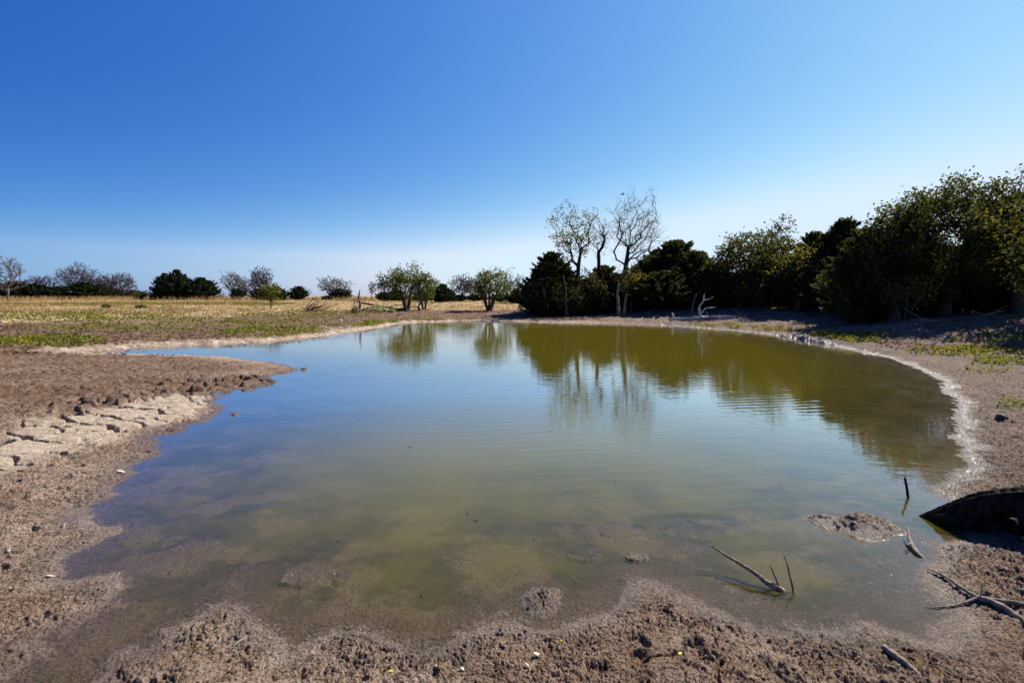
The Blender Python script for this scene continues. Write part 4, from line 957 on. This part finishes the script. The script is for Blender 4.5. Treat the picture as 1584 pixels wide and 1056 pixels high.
# straw pasture
n = 150000; Yp = 34 + 100 * rg.uniform(0, 1, n) ** 1.25; Xp = rg.uniform(-1.08, .35, n) * Yp
h, MM, sd = masked(Xp, Yp); k = (rg.uniform(0, 1, n) < MM['straw'] * sstep(-.3, .3, fbm(Xp, Yp, .25, 3, 801) + .25)) & (sd > 5)
C = np.stack([Xp, Yp, h - .02], -1)[k]
hg = .30 * np.clip(.55 + 1.5 * fbm(C[:, 0], C[:, 1], .45, 4, 807), .12, 1.8)
blades('dry_grass', C, hg, .022, rg, L_straw, 'dry straw-coloured grass covering the pasture beyond the pond', 'grass', tint=np.clip(.38 + 1.0 * fbm(C[:, 0], C[:, 1], .22, 4, 802) + rg.normal(0, .2, len(C)), 0, 1))
# green strips and weeds
XS = []; 
for (a, b_, rx, ry, s_) in GREEN:
    c = P(a, b_, .35); ex = rx * PW(c[1]) * 1.3; ey = abs(P(a, b_ - ry, .35)[1] - P(a, b_ + ry, .35)[1]) / 2 * 1.3
    m = int(min(20000, max(1500, ex * ey * (500 if c[1] > 20 else 1500) * s_))); XS.append(np.stack([rg.uniform(c[0] - ex, c[0] + ex, m), rg.uniform(c[1] - ey, c[1] + ey, m)], -1))
XS = np.vstack(XS); h, MM, sd = masked(XS[:, 0], XS[:, 1]); k = rg.uniform(0, 1, len(XS)) < MM['green'] * 1.1
C = np.stack([XS[:, 0], XS[:, 1], h + .02], -1)[k]; C[:, 2] += rg.uniform(0, .09, len(C))
o = leaves('low_weeds', C, (.055 * np.clip(np.hypot(C[:, 0], C[:, 1]) / 26, .42, 1.1))[:, None], rg, L_weed, None, 1.5, tint=np.clip(.45 + .5 * fbm(C[:, 0], C[:, 1], .7, 3, 803) + rg.normal(0, .22, len(C)), 0, 1)); tag(o, 'low yellow-green weeds in patches along both shores', 'weeds', None, 'stuff')
# brown litter and clumps on banks
n = 90000; Yp = 14 + 34 * rg.uniform(0, 1, n) ** 1.1; Xp = rg.uniform(-1.05, 1.05, n) * Yp
h, MM, sd = masked(Xp, Yp); k = (sd > .9) & (fbm(Xp, Yp, .9, 3, 805) > .02)
C = np.stack([Xp, Yp, h + .015], -1)[k]; C[:, 2] += rg.uniform(0, .03, len(C))
o = leaves('leaf_litter', C, .045, rg, L_brown, None, 1.7, flat=.7); tag(o, 'brown weed stubble and leaf litter over the banks', 'litter', None, 'stuff')
# sprouts of green in the foreground
for i, (px, py, lab, s_) in enumerate(((1265, 1040, 'green seedlings on the foreground mud at lower right', .02), (1425, 1030, 'green seedlings beside the half-sunk pale stick', .018), (927, 990, 'tiny green sprout on the foreground mud by the water', .012), (992, 1022, 'small green sprout right of bottom centre', .016), (104, 660, 'yellow-green weed tuft in a crack of the pale dried mud', .05), (1185, 1035, 'few tiny seedlings on the foreground mud below the forked branch', .012))):
    g = G(px, py); m = 26; Cc = np.array(g) + rg.normal(0, 1, (m, 3)) * np.array([s_ * 2.2, s_ * 2.2, 0]) ; Cc[:, 2] = Hs(Cc[:, 0], Cc[:, 1]) + rg.uniform(0, s_ * .6, m)
    o = leaves('seedlings', Cc - np.array([g[0], g[1], g[2]]), s_ * .42, rg, L_weed, None, 1.8, flat=.3); o.location = g; tag(o, lab, 'seedlings')
# pale bushes at the snag
for i, (px, py, w_, hh, lab) in enumerate(((587, 484, 1.7, .75, 'pale yellow-green bush in front of the dark fallen tree'), (550, 485, .7, .5, 'small pale green bush at the foot of the snag post'), (606, 485, .6, .4, 'small pale green bush right of the larger pale bush'))):
    b = gp(px, py); rgg = rg_(820 + i)
    broad('pale_bush', b, hh, w_, rgg, L_pale, B_drift, per=12, leaf=.045, ntarget=70, spread=.07, crown_lo=.05, stems=3, rbase=.02, rtip=.004, label=lab, cat='bush')
# scrubby bushes of the pasture edge
for i, (px, py, w_, h_, lab) in enumerate(((216, 460, 22, 14, 'small olive shrub right of the joined pair of purple trees'), (236, 461, 14, 12, 'smaller olive shrub just left of the three open cedars'), (165, 482, 10, 7, 'dark weed clump in the green strip of the left pasture'), (218, 482, 16, 7, 'second dark weed clump in the green strip, nearer the three open cedars'))):
    Yd = 95 if py < 470 else 44
    x, _ = XZ(px, py, Yd); z = float(Hs(x, Yd)[0]); broad('shrub', (x, Yd, z - .05), h_ * PW(Yd), w_ * PW(Yd), rg_(840 + i), L_mesq, B_dark, per=12, leaf=.12 if Yd > 60 else .06, ntarget=50, spread=.18 if Yd > 60 else .07, crown_lo=.05, stems=3, rbase=.04, rtip=.01, tintbias=-.25, label=lab, cat='shrub')
# russet tangle behind the pasture
n = 14000; Yp = rg.uniform(90, 128, n); Xp = rg.uniform(-1.02, .06, n) * Yp; h, MM, sd = masked(Xp, Yp); k = fbm(Xp, Yp, .09, 2, 830) > -.02
C = np.stack([Xp, Yp, h], -1)[k]; blades('tall_dry_weeds', C, .8, .05, rg, L_straw, 'taller tan weeds in front of the far tree line', 'grass', tint=rg.uniform(0, .6, len(C)))
